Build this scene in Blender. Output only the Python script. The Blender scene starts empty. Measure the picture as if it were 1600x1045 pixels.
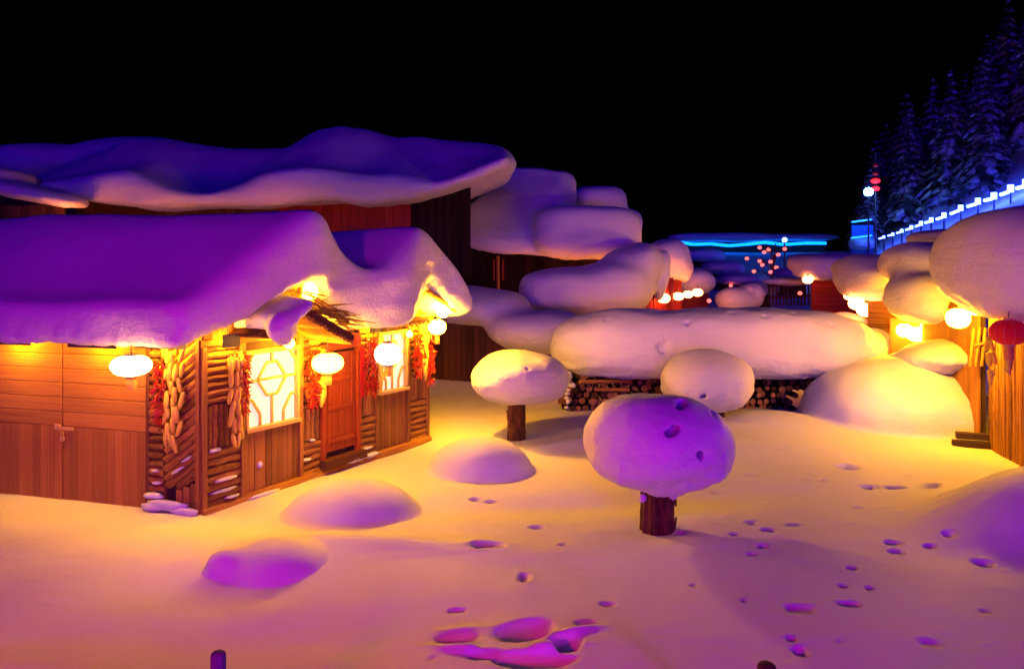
import bpy, math, random
import numpy as np
from mathutils import Vector, Matrix

random.seed(7)
RNG = np.random.default_rng(7)
scene = bpy.context.scene
COL = scene.collection

# ------------------------------------------------------------------ camera
EYE = 3.6                     # metres above the snow of the yard
FPX = 1208.0                  # focal length in photo pixels
HOR = 400.0                   # photo row of the horizon
cam_d = bpy.data.cameras.new("camera")
cam = bpy.data.objects.new("camera", cam_d)
COL.objects.link(cam)
cam.location = (0, 0, EYE)
cam.rotation_euler = (math.radians(90), 0, 0)
cam_d.sensor_width = 36
cam_d.lens = FPX / 1600 * 36
cam_d.shift_y = -(522.5 - HOR) / 1600
cam_d.clip_start = 0.05
cam_d.clip_end = 2000
scene.camera = cam

# ------------------------------------------------------------------ world and sun
SUN_AZ, SUN_EL = math.radians(188), math.radians(20)     # azimuth clockwise from +Y: behind the camera, to its right
world = bpy.data.worlds.new("World")
scene.world = world
world.use_nodes = True
wn = world.node_tree
bg = wn.nodes["Background"]
sky = wn.nodes.new("ShaderNodeTexSky")
sky.sky_type = 'NISHITA'
sky.sun_disc = False
sky.sun_elevation = SUN_EL
sky.sun_rotation = SUN_AZ
wn.links.new(sky.outputs[0], bg.inputs[0])
bg.inputs[1].default_value = 0.00004

sun_d = bpy.data.lights.new("night_sun", 'SUN')
sun = bpy.data.objects.new("night_sun", sun_d)
COL.objects.link(sun)
sun_d.energy = 0.62
sun_d.angle = math.radians(40)
sun_d.color = (0.02, 0.0, 1.0)
sdir = Vector((math.sin(SUN_AZ) * math.cos(SUN_EL), math.cos(SUN_AZ) * math.cos(SUN_EL), math.sin(SUN_EL)))
sun.rotation_euler = sdir.to_track_quat('Z', 'Y').to_euler()

scene.view_settings.view_transform = 'Standard'
scene.view_settings.look = 'None'
scene.view_settings.exposure = 0.0
scene.view_settings.gamma = 1.0
scene.view_settings.use_curve_mapping = False
scene.render.engine = 'CYCLES'
scene.cycles.use_denoising = True
scene.cycles.max_bounces = 3
scene.cycles.diffuse_bounces = 1
scene.cycles.sample_clamp_indirect = 8.0
scene.cycles.use_light_tree = True
WARM = (1.0, 0.39, 0.008)      # colour of the lantern light

# ------------------------------------------------------------------ helpers
def at(u, v, y):
    """photo position (u, v) on things standing y metres away -> metres"""
    return Vector(((u - 800) / FPX * y, y, EYE - (v - HOR) / FPX * y))

def tag(o, label=None, cat=None, group=None, kind=None):
    if label: o["label"] = label
    if cat: o["category"] = cat
    if group: o["group"] = group
    if kind: o["kind"] = kind
    return o

def empty(name, loc=(0, 0, 0), rz=0.0):
    o = bpy.data.objects.new(name, None)
    COL.objects.link(o)
    o.location = loc
    o.rotation_euler = (0, 0, rz)
    o.empty_display_size = 0.2
    return o

def link(name, me, mat=None, parent=None):
    o = bpy.data.objects.new(name, me)
    COL.objects.link(o)
    if mat is not None and not me.materials:
        me.materials.append(mat)
    if parent is not None:
        o.parent = parent
    return o

class MB:
    def __init__(s):
        s.v, s.f = [], []
    def add(s, vs, fs):
        b = len(s.v)
        s.v += [tuple(p) for p in vs]
        s.f += [tuple(b + i for i in f) for f in fs]
        return s
    def box(s, c, h, M=None):
        pts = []
        for sx in (-1, 1):
            for sy in (-1, 1):
                for sz in (-1, 1):
                    p = Vector((sx * h[0], sy * h[1], sz * h[2]))
                    if M is not None: p = M @ p
                    pts.append(p + Vector(c))
        return s.add(pts, [(0, 1, 3, 2), (4, 6, 7, 5), (0, 4, 5, 1), (2, 3, 7, 6), (0, 2, 6, 4), (1, 5, 7, 3)])
    def tube(s, pts, rad, n=8, cap=True):
        pts = [Vector(p) for p in pts]
        rings = []
        for i, p in enumerate(pts):
            d = (pts[min(i + 1, len(pts) - 1)] - pts[max(i - 1, 0)]).normalized()
            a = Vector((0, 0, 1)) if abs(d.z) < 0.9 else Vector((1, 0, 0))
            e1 = d.cross(a).normalized(); e2 = d.cross(e1)
            r = rad[i] if isinstance(rad, (list, tuple)) else rad
            rings.append([p + (e1 * math.cos(2 * math.pi * k / n) + e2 * math.sin(2 * math.pi * k / n)) * r for k in range(n)])
        vs = [q for r in rings for q in r]
        fs = []
        for i in range(len(pts) - 1):
            for k in range(n):
                a, b = i * n + k, i * n + (k + 1) % n
                fs.append((a, b, b + n, a + n))
        if cap:
            fs.append(tuple(range(n))[::-1])
            fs.append(tuple((len(pts) - 1) * n + k for k in range(n)))
        return s.add(vs, fs)
    def lathe(s, prof, n=16, c=(0, 0, 0), ribs=0, amp=0.0):
        vs, fs = [], []
        for (r, z) in prof:
            for k in range(n):
                a = 2 * math.pi * k / n
                rr = r * (1 - amp * (1 - abs(math.sin(a * ribs / 2)))) if ribs else r
                vs.append((c[0] + rr * math.cos(a), c[1] + rr * math.sin(a), c[2] + z))
        for i in range(len(prof) - 1):
            for k in range(n):
                a, b = i * n + k, i * n + (k + 1) % n
                fs.append((a, b, b + n, a + n))
        fs.append(tuple(range(n))[::-1])
        fs.append(tuple((len(prof) - 1) * n + k for k in range(n)))
        return s.add(vs, fs)
    def mesh(s, name, smooth=False):
        me = bpy.data.meshes.new(name)
        me.from_pydata(s.v, [], s.f)
        if smooth:
            me.polygons.foreach_set("use_smooth", [True] * len(me.polygons))
        me.update()
        return me
    def obj(s, name, mat, parent=None, smooth=False):
        return link(name, s.mesh(name, smooth), mat, parent)

# --- value noise
def _hash(ix, iy, iz, seed):
    h = (ix.astype(np.int64) * 374761393 + iy.astype(np.int64) * 668265263 + iz.astype(np.int64) * 2147483647 + seed * 974711) & 0xFFFFFFFF
    h = ((h ^ (h >> 13)) * 1274126177) & 0xFFFFFFFF
    h = (h ^ (h >> 16)) & 0xFFFF
    return h / 65535.0
def vnoise(x, y, z, seed=0):
    fx, fy, fz = np.floor(x), np.floor(y), np.floor(z)
    tx, ty, tz = x - fx, y - fy, z - fz
    tx, ty, tz = tx * tx * (3 - 2 * tx), ty * ty * (3 - 2 * ty), tz * tz * (3 - 2 * tz)
    r = 0
    for a in (0, 1):
        wx = tx if a else 1 - tx
        for b in (0, 1):
            wy = ty if b else 1 - ty
            for c in (0, 1):
                wz = tz if c else 1 - tz
                r = r + wx * wy * wz * _hash(fx + a, fy + b, fz + c, seed)
    return r * 2 - 1
def fbm(x, y, z, sc, oct=2, seed=0):
    r, am = 0, 1.0
    for i in range(oct):
        X_ = .8 * x + .36 * y + .48 * z; Y_ = -.6 * x + .48 * y + .64 * z; Z_ = -.8 * y + .6 * z
        r = r + am * .5 * (vnoise(x / sc + .37, y / sc, z / sc, seed + i) + 1.2 * vnoise(X_ / sc, Y_ / sc + .21, Z_ / sc + .53, seed + i + 50))
        sc, am = sc * 0.5, am * 0.5
    return r

# --- snow bodies: smooth unions of soft shapes, meshed with surface nets
def smin(a, b, k):
    h = np.clip(0.5 + 0.5 * (b - a) / k, 0, 1)
    return b * (1 - h) + a * h - k * h * (1 - h)
def smax(a, b, k):
    return -smin(-a, -b, k)
def selli(c, r, p=2.0, yaw=0.0, roll=0.0, bot=None):
    """superellipsoid; bot = a flatter radius below its middle"""
    cx, cy, cz = c
    def f(x, y, z):
        X, Y, Z = x - cx, y - cy, z - cz
        if yaw:
            ca, sa = math.cos(yaw), math.sin(yaw)
            X, Y = X * ca + Y * sa, -X * sa + Y * ca
        if roll:
            ca, sa = math.cos(roll), math.sin(roll)
            X, Z = X * ca + Z * sa, -X * sa + Z * ca
        rz = r[2] if bot is None else np.where(Z < 0, bot, r[2])
        ax, ay, az = np.abs(X) / r[0] + 1e-6, np.abs(Y) / r[1] + 1e-6, np.abs(Z) / rz + 1e-6
        q = (ax ** p + ay ** p + az ** p) ** (1 / p)
        g = np.sqrt((ax ** (p - 1) / r[0]) ** 2 + (ay ** (p - 1) / r[1]) ** 2 + (az ** (p - 1) / rz) ** 2) / q ** (p - 1)
        return (q - 1) / np.maximum(g, 1e-4)
    return f
def E(u, v, y, ru, rv, ry, p=2.4, yaw=0.0, roll=0.0, bot=None):
    s = y / FPX
    return selli(at(u, v, y), (ru * s, ry, rv * s), p, yaw, roll, None if bot is None else bot * s)
def union(fs, k):
    def f(x, y, z):
        d = fs[0](x, y, z)
        for g in fs[1:]:
            d = smin(d, g(x, y, z), k)
        return d
    return f
def carve(f, gs, k=0.03):
    def F(x, y, z):
        d = f(x, y, z)
        for g in gs:
            d = smax(d, -g(x, y, z), k)
        return d
    return F
def rough(f, amp, sc, seed=0, oct=2):
    def F(x, y, z):
        return f(x, y, z) + amp * fbm(x, y, z, sc, oct, seed)
    return F
def ray_hit(f, u, v, y0, y1, n=400):
    ys = np.linspace(y0, y1, n)
    d = f((u - 800) / FPX * ys, ys, EYE - (v - HOR) / FPX * ys)
    i = np.argmax(d < 0) if (d < 0).any() else int(np.argmin(d))
    return at(u, v, ys[i])

def surf(name, f, lo, hi, h, mat, parent=None, crumb=0.032):
    n = [int(math.ceil((hi[i] - lo[i]) / h)) + 1 for i in range(3)]
    ax = [lo[i] + h * np.arange(n[i]) for i in range(3)]
    X, Y, Z = np.meshgrid(*ax, indexing='ij')
    F = f(X, Y, Z).astype(np.float64)
    F[0] = F[-1] = 1; F[:, 0] = F[:, -1] = 1; F[:, :, 0] = F[:, :, -1] = 1
    S = F < 0
    m = [k - 1 for k in n]
    cnt = np.zeros(m, np.int16)
    for a in (0, 1):
        for b in (0, 1):
            for c in (0, 1):
                cnt += S[a:a + m[0], b:b + m[1], c:c + m[2]]
    act = (cnt > 0) & (cnt < 8)
    I, J, K = np.nonzero(act)
    idx = -np.ones(m, np.int64)
    idx[I, J, K] = np.arange(len(I))
    pos = np.zeros((len(I), 3)); num = np.zeros(len(I))
    cor = [(a, b, c) for a in (0, 1) for b in (0, 1) for c in (0, 1)]
    for p in cor:
        for d in range(3):
            if p[d]: continue
            q = list(p); q[d] = 1
            fa = F[I + p[0], J + p[1], K + p[2]]; fb = F[I + q[0], J + q[1], K + q[2]]
            cr = (fa < 0) != (fb < 0)
            t = np.where(cr, fa / np.where(cr, fa - fb, 1), 0)
            for e in range(3):
                pos[:, e] += np.where(cr, p[e] + (t if e == d else 0), 0)
            num += cr
    pos /= num[:, None]
    P = (pos + np.stack([I, J, K], 1)) * h + np.array(lo)
    quads = []
    for d in range(3):
        e1, e2 = (d + 1) % 3, (d + 2) % 3
        sl = [slice(None)] * 3; sh = [slice(None)] * 3
        sl[d] = slice(0, n[d] - 1); sh[d] = slice(1, n[d])
        A, B = S[tuple(sl)], S[tuple(sh)]
        W = np.argwhere(A != B)
        W = W[(W[:, e1] > 0) & (W[:, e2] > 0) & (W[:, e1] < n[e1] - 1) & (W[:, e2] < n[e2] - 1)]
        flip = A[W[:, 0], W[:, 1], W[:, 2]]
        def cell(o1, o2):
            c = W.copy(); c[:, e1] -= o1; c[:, e2] -= o2
            return idx[c[:, 0], c[:, 1], c[:, 2]]
        q = np.stack([cell(1, 1), cell(0, 1), cell(0, 0), cell(1, 0)], 1)
        q[~flip] = q[~flip][:, ::-1]
        quads.append(q)
    Q = np.concatenate(quads)
    me = np_mesh(name, P, Q)
    if crumb and len(me.vertices) == len(P):
        N = np.zeros(len(P) * 3, np.float32); me.vertex_normals.foreach_get("vector", N); N = N.reshape(-1, 3)
        w = np.clip((0.55 - N[:, 2]) / 0.6, 0.04, 1) * crumb
        sc_ = max(0.13, 2.6 * h)
        dd = w * (fbm(P[:, 0], P[:, 1], P[:, 2], sc_, 2, 17) * .6 + 0.9 * np.clip(vnoise(P[:, 0] / (3 * sc_), P[:, 1] / (3 * sc_), P[:, 2] / sc_, 23), -1, .5))
        P2 = P + N * dd[:, None]
        me.vertices.foreach_set("co", P2.astype(np.float32).ravel()); me.update()
    return link(name, me, mat, parent)

def np_mesh(name, P, Q):
    me = bpy.data.meshes.new(name)
    me.vertices.add(len(P)); me.vertices.foreach_set("co", P.astype(np.float32).ravel())
    me.loops.add(Q.size); me.loops.foreach_set("vertex_index", Q.astype(np.int32).ravel())
    me.polygons.add(len(Q))
    me.polygons.foreach_set("loop_start", (np.arange(len(Q)) * 4).astype(np.int32))
    me.polygons.foreach_set("use_smooth", np.ones(len(Q), bool))
    me.update(calc_edges=True); me.validate()
    return me

# ------------------------------------------------------------------ materials
def new_mat(name):
    m = bpy.data.materials.new(name); m.use_nodes = True
    return m, m.node_tree, m.node_tree.nodes["Principled BSDF"]

def snow_mat(name, grain=0.6):
    m, t, b = new_mat(name)
    N, L = t.nodes, t.links
    b.inputs["Base Color"].default_value = (0.80, 0.80, 0.82, 1)
    b.inputs["Roughness"].default_value = 0.62
    b.inputs["Specular IOR Level"].default_value = 0.25
    tc = N.new("ShaderNodeTexCoord")
    geo = N.new("ShaderNodeNewGeometry")
    sep = N.new("ShaderNodeSeparateXYZ")
    L.new(geo.outputs["Normal"], sep.inputs[0])
    mr = N.new("ShaderNodeMapRange")            # wind-smoothed tops, crumbly flanks
    mr.inputs[1].default_value = 0.75; mr.inputs[2].default_value = 0.05
    mr.inputs[3].default_value = 0.06; mr.inputs[4].default_value = 1.0
    L.new(sep.outputs[2], mr.inputs[0])
    n1 = N.new("ShaderNodeTexNoise"); n1.inputs["Scale"].default_value = 13; n1.inputs["Detail"].default_value = 7
    n1.inputs["Roughness"].default_value = 0.68
    n2 = N.new("ShaderNodeTexNoise"); n2.inputs["Scale"].default_value = 3.0; n2.inputs["Detail"].default_value = 2
    L.new(tc.outputs["Object"], n1.inputs[0]); L.new(tc.outputs["Object"], n2.inputs[0])
    mpl = N.new("ShaderNodeMapping"); mpl.inputs["Scale"].default_value = (1.6, 1.6, 15.0)
    n3 = N.new("ShaderNodeTexNoise"); n3.inputs["Scale"].default_value = 1.0; n3.inputs["Detail"].default_value = 4
    L.new(tc.outputs["Object"], mpl.inputs[0]); L.new(mpl.outputs[0], n3.inputs[0])
    addh = N.new("ShaderNodeMath"); addh.operation = 'MULTIPLY_ADD'; addh.inputs[1].default_value = 0.4
    L.new(n3.outputs[0], addh.inputs[0]); L.new(n1.outputs[0], addh.inputs[2])
    mul = N.new("ShaderNodeMath"); mul.operation = 'MULTIPLY'
    L.new(addh.outputs[0], mul.inputs[0]); L.new(mr.outputs[0], mul.inputs[1])
    bp = N.new("ShaderNodeBump"); bp.inputs["Strength"].default_value = grain; bp.inputs["Distance"].default_value = 0.05
    L.new(mul.outputs[0], bp.inputs["Height"])
    bp2 = N.new("ShaderNodeBump"); bp2.inputs["Strength"].default_value = 0.10; bp2.inputs["Distance"].default_value = 0.08
    L.new(n2.outputs[0], bp2.inputs["Height"]); L.new(bp.outputs[0], bp2.inputs["Normal"])
    L.new(bp2.outputs[0], b.inputs["Normal"])
    return m

def wood_mat(name, dark, light, axis='X', scale=(1.5, 22, 22), rough=0.75, bump=0.5, rnd=0.35, spec=0.12):
    m, t, b = new_mat(name)
    N, L = t.nodes, t.links
    tc = N.new("ShaderNodeTexCoord"); oi = N.new("ShaderNodeObjectInfo")
    mp = N.new("ShaderNodeMapping")
    sc = list(scale)
    if axis == 'Z': sc = [scale[1], scale[2], scale[0]]
    if axis == 'Y': sc = [scale[1], scale[0], scale[2]]
    mp.inputs["Scale"].default_value = sc
    addv = N.new("ShaderNodeVectorMath"); addv.operation = 'ADD'
    comb = N.new("ShaderNodeMath"); comb.operation = 'MULTIPLY'; comb.inputs[1].default_value = 37.0
    L.new(oi.outputs["Random"], comb.inputs[0])
    L.new(tc.outputs["Object"], mp.inputs[0]); L.new(mp.outputs[0], addv.inputs[0]); L.new(comb.outputs[0], addv.inputs[1])
    n = N.new("ShaderNodeTexNoise"); n.inputs["Scale"].default_value = 1.0; n.inputs["Detail"].default_value = 6; n.inputs["Roughness"].default_value = 0.65
    L.new(addv.outputs[0], n.inputs[0])
    cr = N.new("ShaderNodeValToRGB")
    cr.color_ramp.elements[0].position = 0.32; cr.color_ramp.elements[0].color = (*dark, 1)
    cr.color_ramp.elements[1].position = 0.68; cr.color_ramp.elements[1].color = (*light, 1)
    L.new(n.outputs[0], cr.inputs[0])
    hv = N.new("ShaderNodeHueSaturation")
    mr = N.new("ShaderNodeMapRange"); mr.inputs[3].default_value = 1 - rnd; mr.inputs[4].default_value = 1 + rnd
    L.new(oi.outputs["Random"], mr.inputs[0]); L.new(mr.outputs[0], hv.inputs["Value"]); L.new(cr.outputs[0], hv.inputs["Color"])
    L.new(hv.outputs[0], b.inputs["Base Color"])
    b.inputs["Roughness"].default_value = rough
    b.inputs["Specular IOR Level"].default_value = spec
    bp = N.new("ShaderNodeBump"); bp.inputs["Strength"].default_value = bump; bp.inputs["Distance"].default_value = 0.02
    L.new(n.outputs[0], bp.inputs["Height"]); L.new(bp.outputs[0], b.inputs["Normal"])
    return m

def plain(name, col, rough=0.6, var=0.15, sc=9.0):
    m, t, b = new_mat(name)
    N, L = t.nodes, t.links
    n = N.new("ShaderNodeTexNoise"); n.inputs["Scale"].default_value = sc; n.inputs["Detail"].default_value = 3
    tc = N.new("ShaderNodeTexCoord"); L.new(tc.outputs["Object"], n.inputs[0])
    cr = N.new("ShaderNodeValToRGB")
    cr.color_ramp.elements[0].position = 0.3; cr.color_ramp.elements[0].color = (*[c * (1 - var) for c in col], 1)
    cr.color_ramp.elements[1].position = 0.7; cr.color_ramp.elements[1].color = (*[min(1, c * (1 + var)) for c in col], 1)
    L.new(n.outputs[0], cr.inputs[0]); L.new(cr.outputs[0], b.inputs["Base Color"])
    b.inputs["Roughness"].default_value = rough
    return m

def glow(name, col, strength, base=(0.8, 0.7, 0.6)):
    m, t, b = new_mat(name)
    b.inputs["Base Color"].default_value = (*base, 1)
    b.inputs["Emission Color"].default_value = (*col, 1)
    b.inputs["Emission Strength"].default_value = strength
    b.inputs["Roughness"].default_value = 0.8
    return m

SNOW = snow_mat("snow", 0.8)
SNOW_G = snow_mat("yard_snow", 0.5)
LOG = wood_mat("bark_log", (0.10, 0.036, 0.008), (0.60, 0.30, 0.065), 'X', (1.6, 18, 18), 0.8, 0.8, 0.4)
PLANK = wood_mat("rough_plank", (0.15, 0.055, 0.012), (0.56, 0.28, 0.065), 'X', (1.2, 26, 26), 0.75, 0.6, 0.3)
GATE = wood_mat("varnished_board", (0.34, 0.13, 0.020), (0.56, 0.27, 0.055), 'X', (1.4, 24, 24), 0.6, 0.35, 0.22)
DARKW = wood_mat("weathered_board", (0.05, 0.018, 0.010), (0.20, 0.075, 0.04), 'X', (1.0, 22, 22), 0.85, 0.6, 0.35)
BLACKW = wood_mat("unlit_dark_board", (0.012, 0.007, 0.006), (0.045, 0.02, 0.014), 'X', (1.0, 22, 22), 0.9, 0.5, 0.35)  # dark wood, deepened further to stand in for missing light
ENDW = wood_mat("sawn_log_end", (0.10, 0.04, 0.016), (0.34, 0.16, 0.065), 'X', (9, 9, 9), 0.85, 0.3, 0.75)
BARK = wood_mat("firewood_bark", (0.025, 0.012, 0.008), (0.10, 0.05, 0.03), 'X', (3, 20, 20), 0.9, 0.7, 0.3)
DOORW = wood_mat("reddish_door", (0.22, 0.035, 0.010), (0.42, 0.09, 0.02), 'X', (0.9, 16, 16), 0.5, 0.2, 0.12)
REDB = wood_mat("red_board", (0.24, 0.020, 0.016), (0.42, 0.05, 0.04), 'X', (0.9, 16, 16), 0.6, 0.2, 0.15)
BACK = plain("dark_backing", (0.05, 0.022, 0.012), 0.9)
CORN = plain("corn", (0.86, 0.64, 0.05), 0.5, 0.25, 40)
HUSK = plain("husk", (0.60, 0.42, 0.14), 0.8, 0.2, 20)
CHILI = plain("dried_chili", (0.42, 0.012, 0.008), 0.35, 0.4, 12)
TWIG = plain("twig", (0.16, 0.075, 0.03), 0.9, 0.4, 15)
CLOTH = plain("red_cloth", (0.55, 0.012, 0.010), 0.8, 0.2, 5)
PAPER_R = glow("red_lantern_paper", (1, 0.0, 0.0), 0.10, (0.55, 0.01, 0.01))  # faint glow put into the paper, though the edge lantern is unlit
IRON = plain("iron", (0.08, 0.07, 0.06), 0.4, 0.2, 10)
BRASS = plain("brass", (0.65, 0.42, 0.12), 0.35, 0.2, 10)
PAINT_Y = plain("yellow_frame", (0.62, 0.42, 0.12), 0.55, 0.2, 12)
TASSEL = plain("gold_tassel", (0.75, 0.36, 0.04), 0.7, 0.2, 30)
L_HOT = glow("lit_lantern_paper", WARM, 90.0)
L_HOT4 = glow("corner_lantern_paper", WARM, 260.0)
L_EAVE = glow("eave_bulb", WARM, 1150.0)
L_HOT1 = glow("soft_lantern_paper", (1.0, 0.40, 0.10), 22.0)
L_HOT2 = glow("bright_lantern_paper", WARM, 300.0)
L_BULB2 = glow("strong_bulb", WARM, 1350.0)
L_MID = glow("lit_pleated_paper", (1.0, 0.62, 0.50), 2.6)
L_BULB = glow("lit_bulb", WARM, 130.0)
L_TUBE = glow("lit_tube", (1.0, 0.42, 0.010), 520.0)
L_FAR = glow("far_lit_lantern", (1.0, 0.22, 0.05), 30.0)
L_RED = glow("red_lit_lantern", (1.0, 0.09, 0.08), 3.6, (0.5, 0.05, 0.04))
L_REDB = glow("bright_red_lantern", (1.0, 0.02, 0.03), 1.6, (0.5, 0.02, 0.02))
L_WIN = glow("lit_window", (1.0, 0.70, 0.50), 0.95)
L_CYAN = glow("cyan_tube", (0.0, 0.14, 1.0), 5.0)
L_STAIR = glow("stair_tube", (0.025, 0.055, 1.0), 60.0)
L_COLD = glow("cold_lamp", (0.08, 0.42, 1.0), 60.0)
L_COLDS = glow("small_cold_lamp", (0.2, 0.6, 1.0), 8.0)
L_VIOLET = glow("violet_lantern_paper", (0.16, 0.004, 1.0), 230.0)  # this and the next three light the unseen lanterns around the viewer
L_MAUVE = glow("mauve_lantern_paper", (0.22, 0.006, 1.0), 300.0)
L_PINK = glow("pink_lantern_paper", (0.70, 0.004, 0.80), 130.0)
L_ROSE = glow("rose_lantern_paper", (1.0, 0.003, 0.14), 240.0)

# ------------------------------------------------------------------ ground
def sstep(a, b, x):
    t = np.clip((x - a) / (b - a), 0, 1)
    return t * t * (3 - 2 * t)

def gauss(x, y, cx, cy, sx, sy, a=0.0):
    X, Y = x - cx, y - cy
    if a:
        c, s = math.cos(a), math.sin(a)
        X, Y = X * c + Y * s, -X * s + Y * c
    return np.exp(-0.5 * ((X / sx) ** 2 + (Y / sy) ** 2))

def ground_base(x, y):
    x = np.asarray(x, float); y = np.asarray(y, float)
    z = 0.07 * fbm(x, y, 0 * x, 3.2, 2, 3) * sstep(3, 8, y)
    z = z + 0.10 * np.clip(y - 21.5, 0, 40)
    z = z + 1.6 * sstep(19.5, 26, y) * sstep(2.0, -3.0, x)                 # the back row stands higher
    s = np.maximum(0, x - (11.6 + 0.2 * y + 0.28 * np.maximum(0, y - 50)))
    z = z + 0.7 * s + 0.012 * s * s * (s < 30) + (s >= 30) * (10.8 + 0.7 * (s - 30))
    z = z + 0.30 * gauss(x, y, 5.45, 16.3, 1.1, 0.8)                        # hump before the wood pile
    z = z + 0.14 * gauss(x, y, 3.6, 14.5, 1.6, 0.6)
    z = z + 0.72 * np.exp(-0.5 * (((x - 7.15) / 1.05) ** 2 + ((y - 10.2) / .85) ** 2) ** 1.4)                       # drift at the right edge
    z = z + 0.18 * gauss(x, y, 7.6, 12.3, 0.5, 1.2)
    z = z - 0.10 * gauss(x, y, 0.6, 11.2, 2.2, 0.35, 0.15)
    z = z - 0.12 * gauss(x, y, -3.2, 8.6, 1.0, 0.35)
    z = z - 0.15 * gauss(x, y, -2.9, 7.6, 1.5, 0.5)
    z = z + 0.10 * gauss(x, y, -1.9, 9.6, 1.3, 0.22, -0.1)
    z = z + 0.10 * gauss(x, y, 1.2, 14.6, 0.9, 0.18, 0.35)
    z = z - 0.10 * gauss(x, y, 1.95, 10.25, 0.38, 0.38)                     # hollow round the stump
    return z

def g_hit(u, v):
    ys = np.linspace(5, 20, 3000)
    xs = (u - 800) / FPX * ys
    zs = EYE - (v - HOR) / FPX * ys
    d = zs - ground_base(xs, ys)
    i = int(np.argmax(d < 0)) if (d < 0).any() else -1
    return float(xs[i]), float(ys[i])

DENTS = [  # photo column, row, half width, half height, depth factor
 (760,851,22,7,.7),(820,903,10,9,1),(715,953,11,5,1),(950,944,12,5,1),(916,973,16,5,.9),(1238,998,9,5,1),(1250,1018,12,9,1),
 (1327,944,14,6,1),(1394,848,14,5,1),(1400,862,12,4,1),(1330,888,8,3,1),(1535,880,14,7,1),(1482,834,8,6,1),(1452,853,9,4,1),
 (1325,730,15,4,.8),(1357,761,13,4,.8),(1398,762,15,4,.8),(1455,760,15,5,.8),(1476,771,11,4,.8),(1340,793,6,2,.8),
 (1174,817,11,5,.8),(1200,828,11,4,.9),(1190,853,9,3.5,1),(1173,866,8,3,1),(1146,834,8,3,.8),
 (1315,915,7,3,1),(1358,918,7,2.5,.8),(1162,939,5,3,1),(1250,950,20,8,.35),(1290,750,6,2.5,.8),
 (1262,751,6,2.5,.8),(880,851,7,3,.8),(838,824,11,3,.7),(745,780,10,2.5,.7),(768,784,9,2,.7),(1083,915,5,3,1),(1065,833,8,3,.8),
 (1240,820,14,3,.5),(1420,742,6,2.5,.6),(1450,1004,18,10,.3),
 (675,1028,4,4,1),(1540,955,8,4,.5),(1310,1003,6,3,.6),
 (1172,742,7,2.5,.5),(1225,700,9,2.5,.5),(1120,770,7,2.5,.5)]
BIG = [(822,984,40,17,.30,.35),(882,1002,22,15,.26,.3),(830,1030,52,15,.26,-.1),(790,1026,22,8,.12,0),(715,997,30,8,.10,0),(760,1022,26,9,.14,0),
       (880,1029,20,6,.12,0)]
RIMS = [(742,1018,48,5,.07,-.35),(860,1012,34,5,.07,.2),(905,985,26,5,.05,.3),(720,984,28,5,.035,0)]

def build_ground():
    xs = np.unique(np.concatenate([np.arange(-5.0, 8.6, 0.032), np.arange(-11, -5, 0.12), np.arange(8.6, 13, 0.12),
                                   np.linspace(-260, -11, 50), np.linspace(13, 60, 50), np.linspace(60, 300, 25)]).round(4))
    ys = np.unique(np.concatenate([np.arange(6.3, 13.5, 0.030), np.arange(13.5, 22, 0.09), np.linspace(-25, 6.3, 40), np.linspace(22, 110, 90),
                                   np.linspace(110, 400, 25)]).round(4))
    X, Y = np.meshgrid(xs, ys, indexing='ij')
    Z = ground_base(X, Y)
    near = (Y > 5) & (Y < 20) & (X > -9) & (X < 10)
    Z = Z + np.where(near, 0.010 * fbm(X, Y, 0 * X, 0.5, 2, 11), 0)
    lump = np.clip(fbm(X, Y, 0 * X, 0.13, 1, 21) - 0.62, 0, 1)               # scattered crumbs, mostly on the right
    Z = Z + np.where(near, lump * 0.05 * sstep(2.5, 6.5, X) * sstep(13.5, 9, Y), 0)
    lump2 = np.clip(fbm(X, Y, 0 * X, 0.10, 1, 31) - 0.6, 0, 1)
    Z = Z + np.where(near, lump2 * 0.10 * gauss(X, Y, 4.9, 6.9, 1.0, 0.5), 0)
    # the grain of blown snow
    Z = Z + np.where(near, 0.004 * fbm(X * 0.35, Y, 0 * X, 0.10, 1, 41), 0)
    for (u, v, a, b, k) in DENTS:
        x, y = g_hit(u, v)
        sx = max(a / FPX * y, 0.03); sy = max(b / FPX * y * y / EYE * 0.75, 0.045); sy = min(sy, sx * 1.5)
        d = np.sqrt(((X - x) / sx) ** 2 + ((Y - y) / sy) ** 2) + 0.36 * vnoise(X * 9, Y * 9, 0 * X, int(u))
        dep = k * min(0.12, 0.72 * sx)
        Z = Z - dep * sstep(1.25, 0.55, d) + 0.10 * dep * np.exp(-0.5 * ((d - 1.5) / 0.25) ** 2)
    for (u, v, a, b, dep, rot) in BIG:
        x, y = g_hit(u, v)
        sx = a / FPX * y; sy = b / FPX * y * y / EYE * 0.8
        c, s = math.cos(rot), math.sin(rot)
        XX, YY = (X - x) * c + (Y - y) * s, -(X - x) * s + (Y - y) * c
        d = np.sqrt((XX / sx) ** 2 + (YY / sy) ** 2) + 0.15 * vnoise(X * 4, Y * 4, 0 * X, int(u))
        Z = Z - dep * sstep(1.35, 0.3, d)
    for (u, v, a, b, hh, rot) in RIMS:
        x, y = g_hit(u, v)
        Z = Z + hh * gauss(X, Y, x, y, a / FPX * y, b / FPX * y * y / EYE * 0.6, rot)
    nx, ny = X.shape
    P = np.stack([X, Y, Z], -1).reshape(-1, 3)
    i = np.arange(nx - 1)[:, None] * ny + np.arange(ny - 1)[None, :]
    Q = np.stack([i, i + ny, i + ny + 1, i + 1], -1).reshape(-1, 4)
    o = link("snowy_ground", np_mesh("snowy_ground", P, Q), SNOW_G)
    tag(o, "deep snow of the yard dotted with footprints and pits", None, None, "structure")
build_ground()

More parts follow.
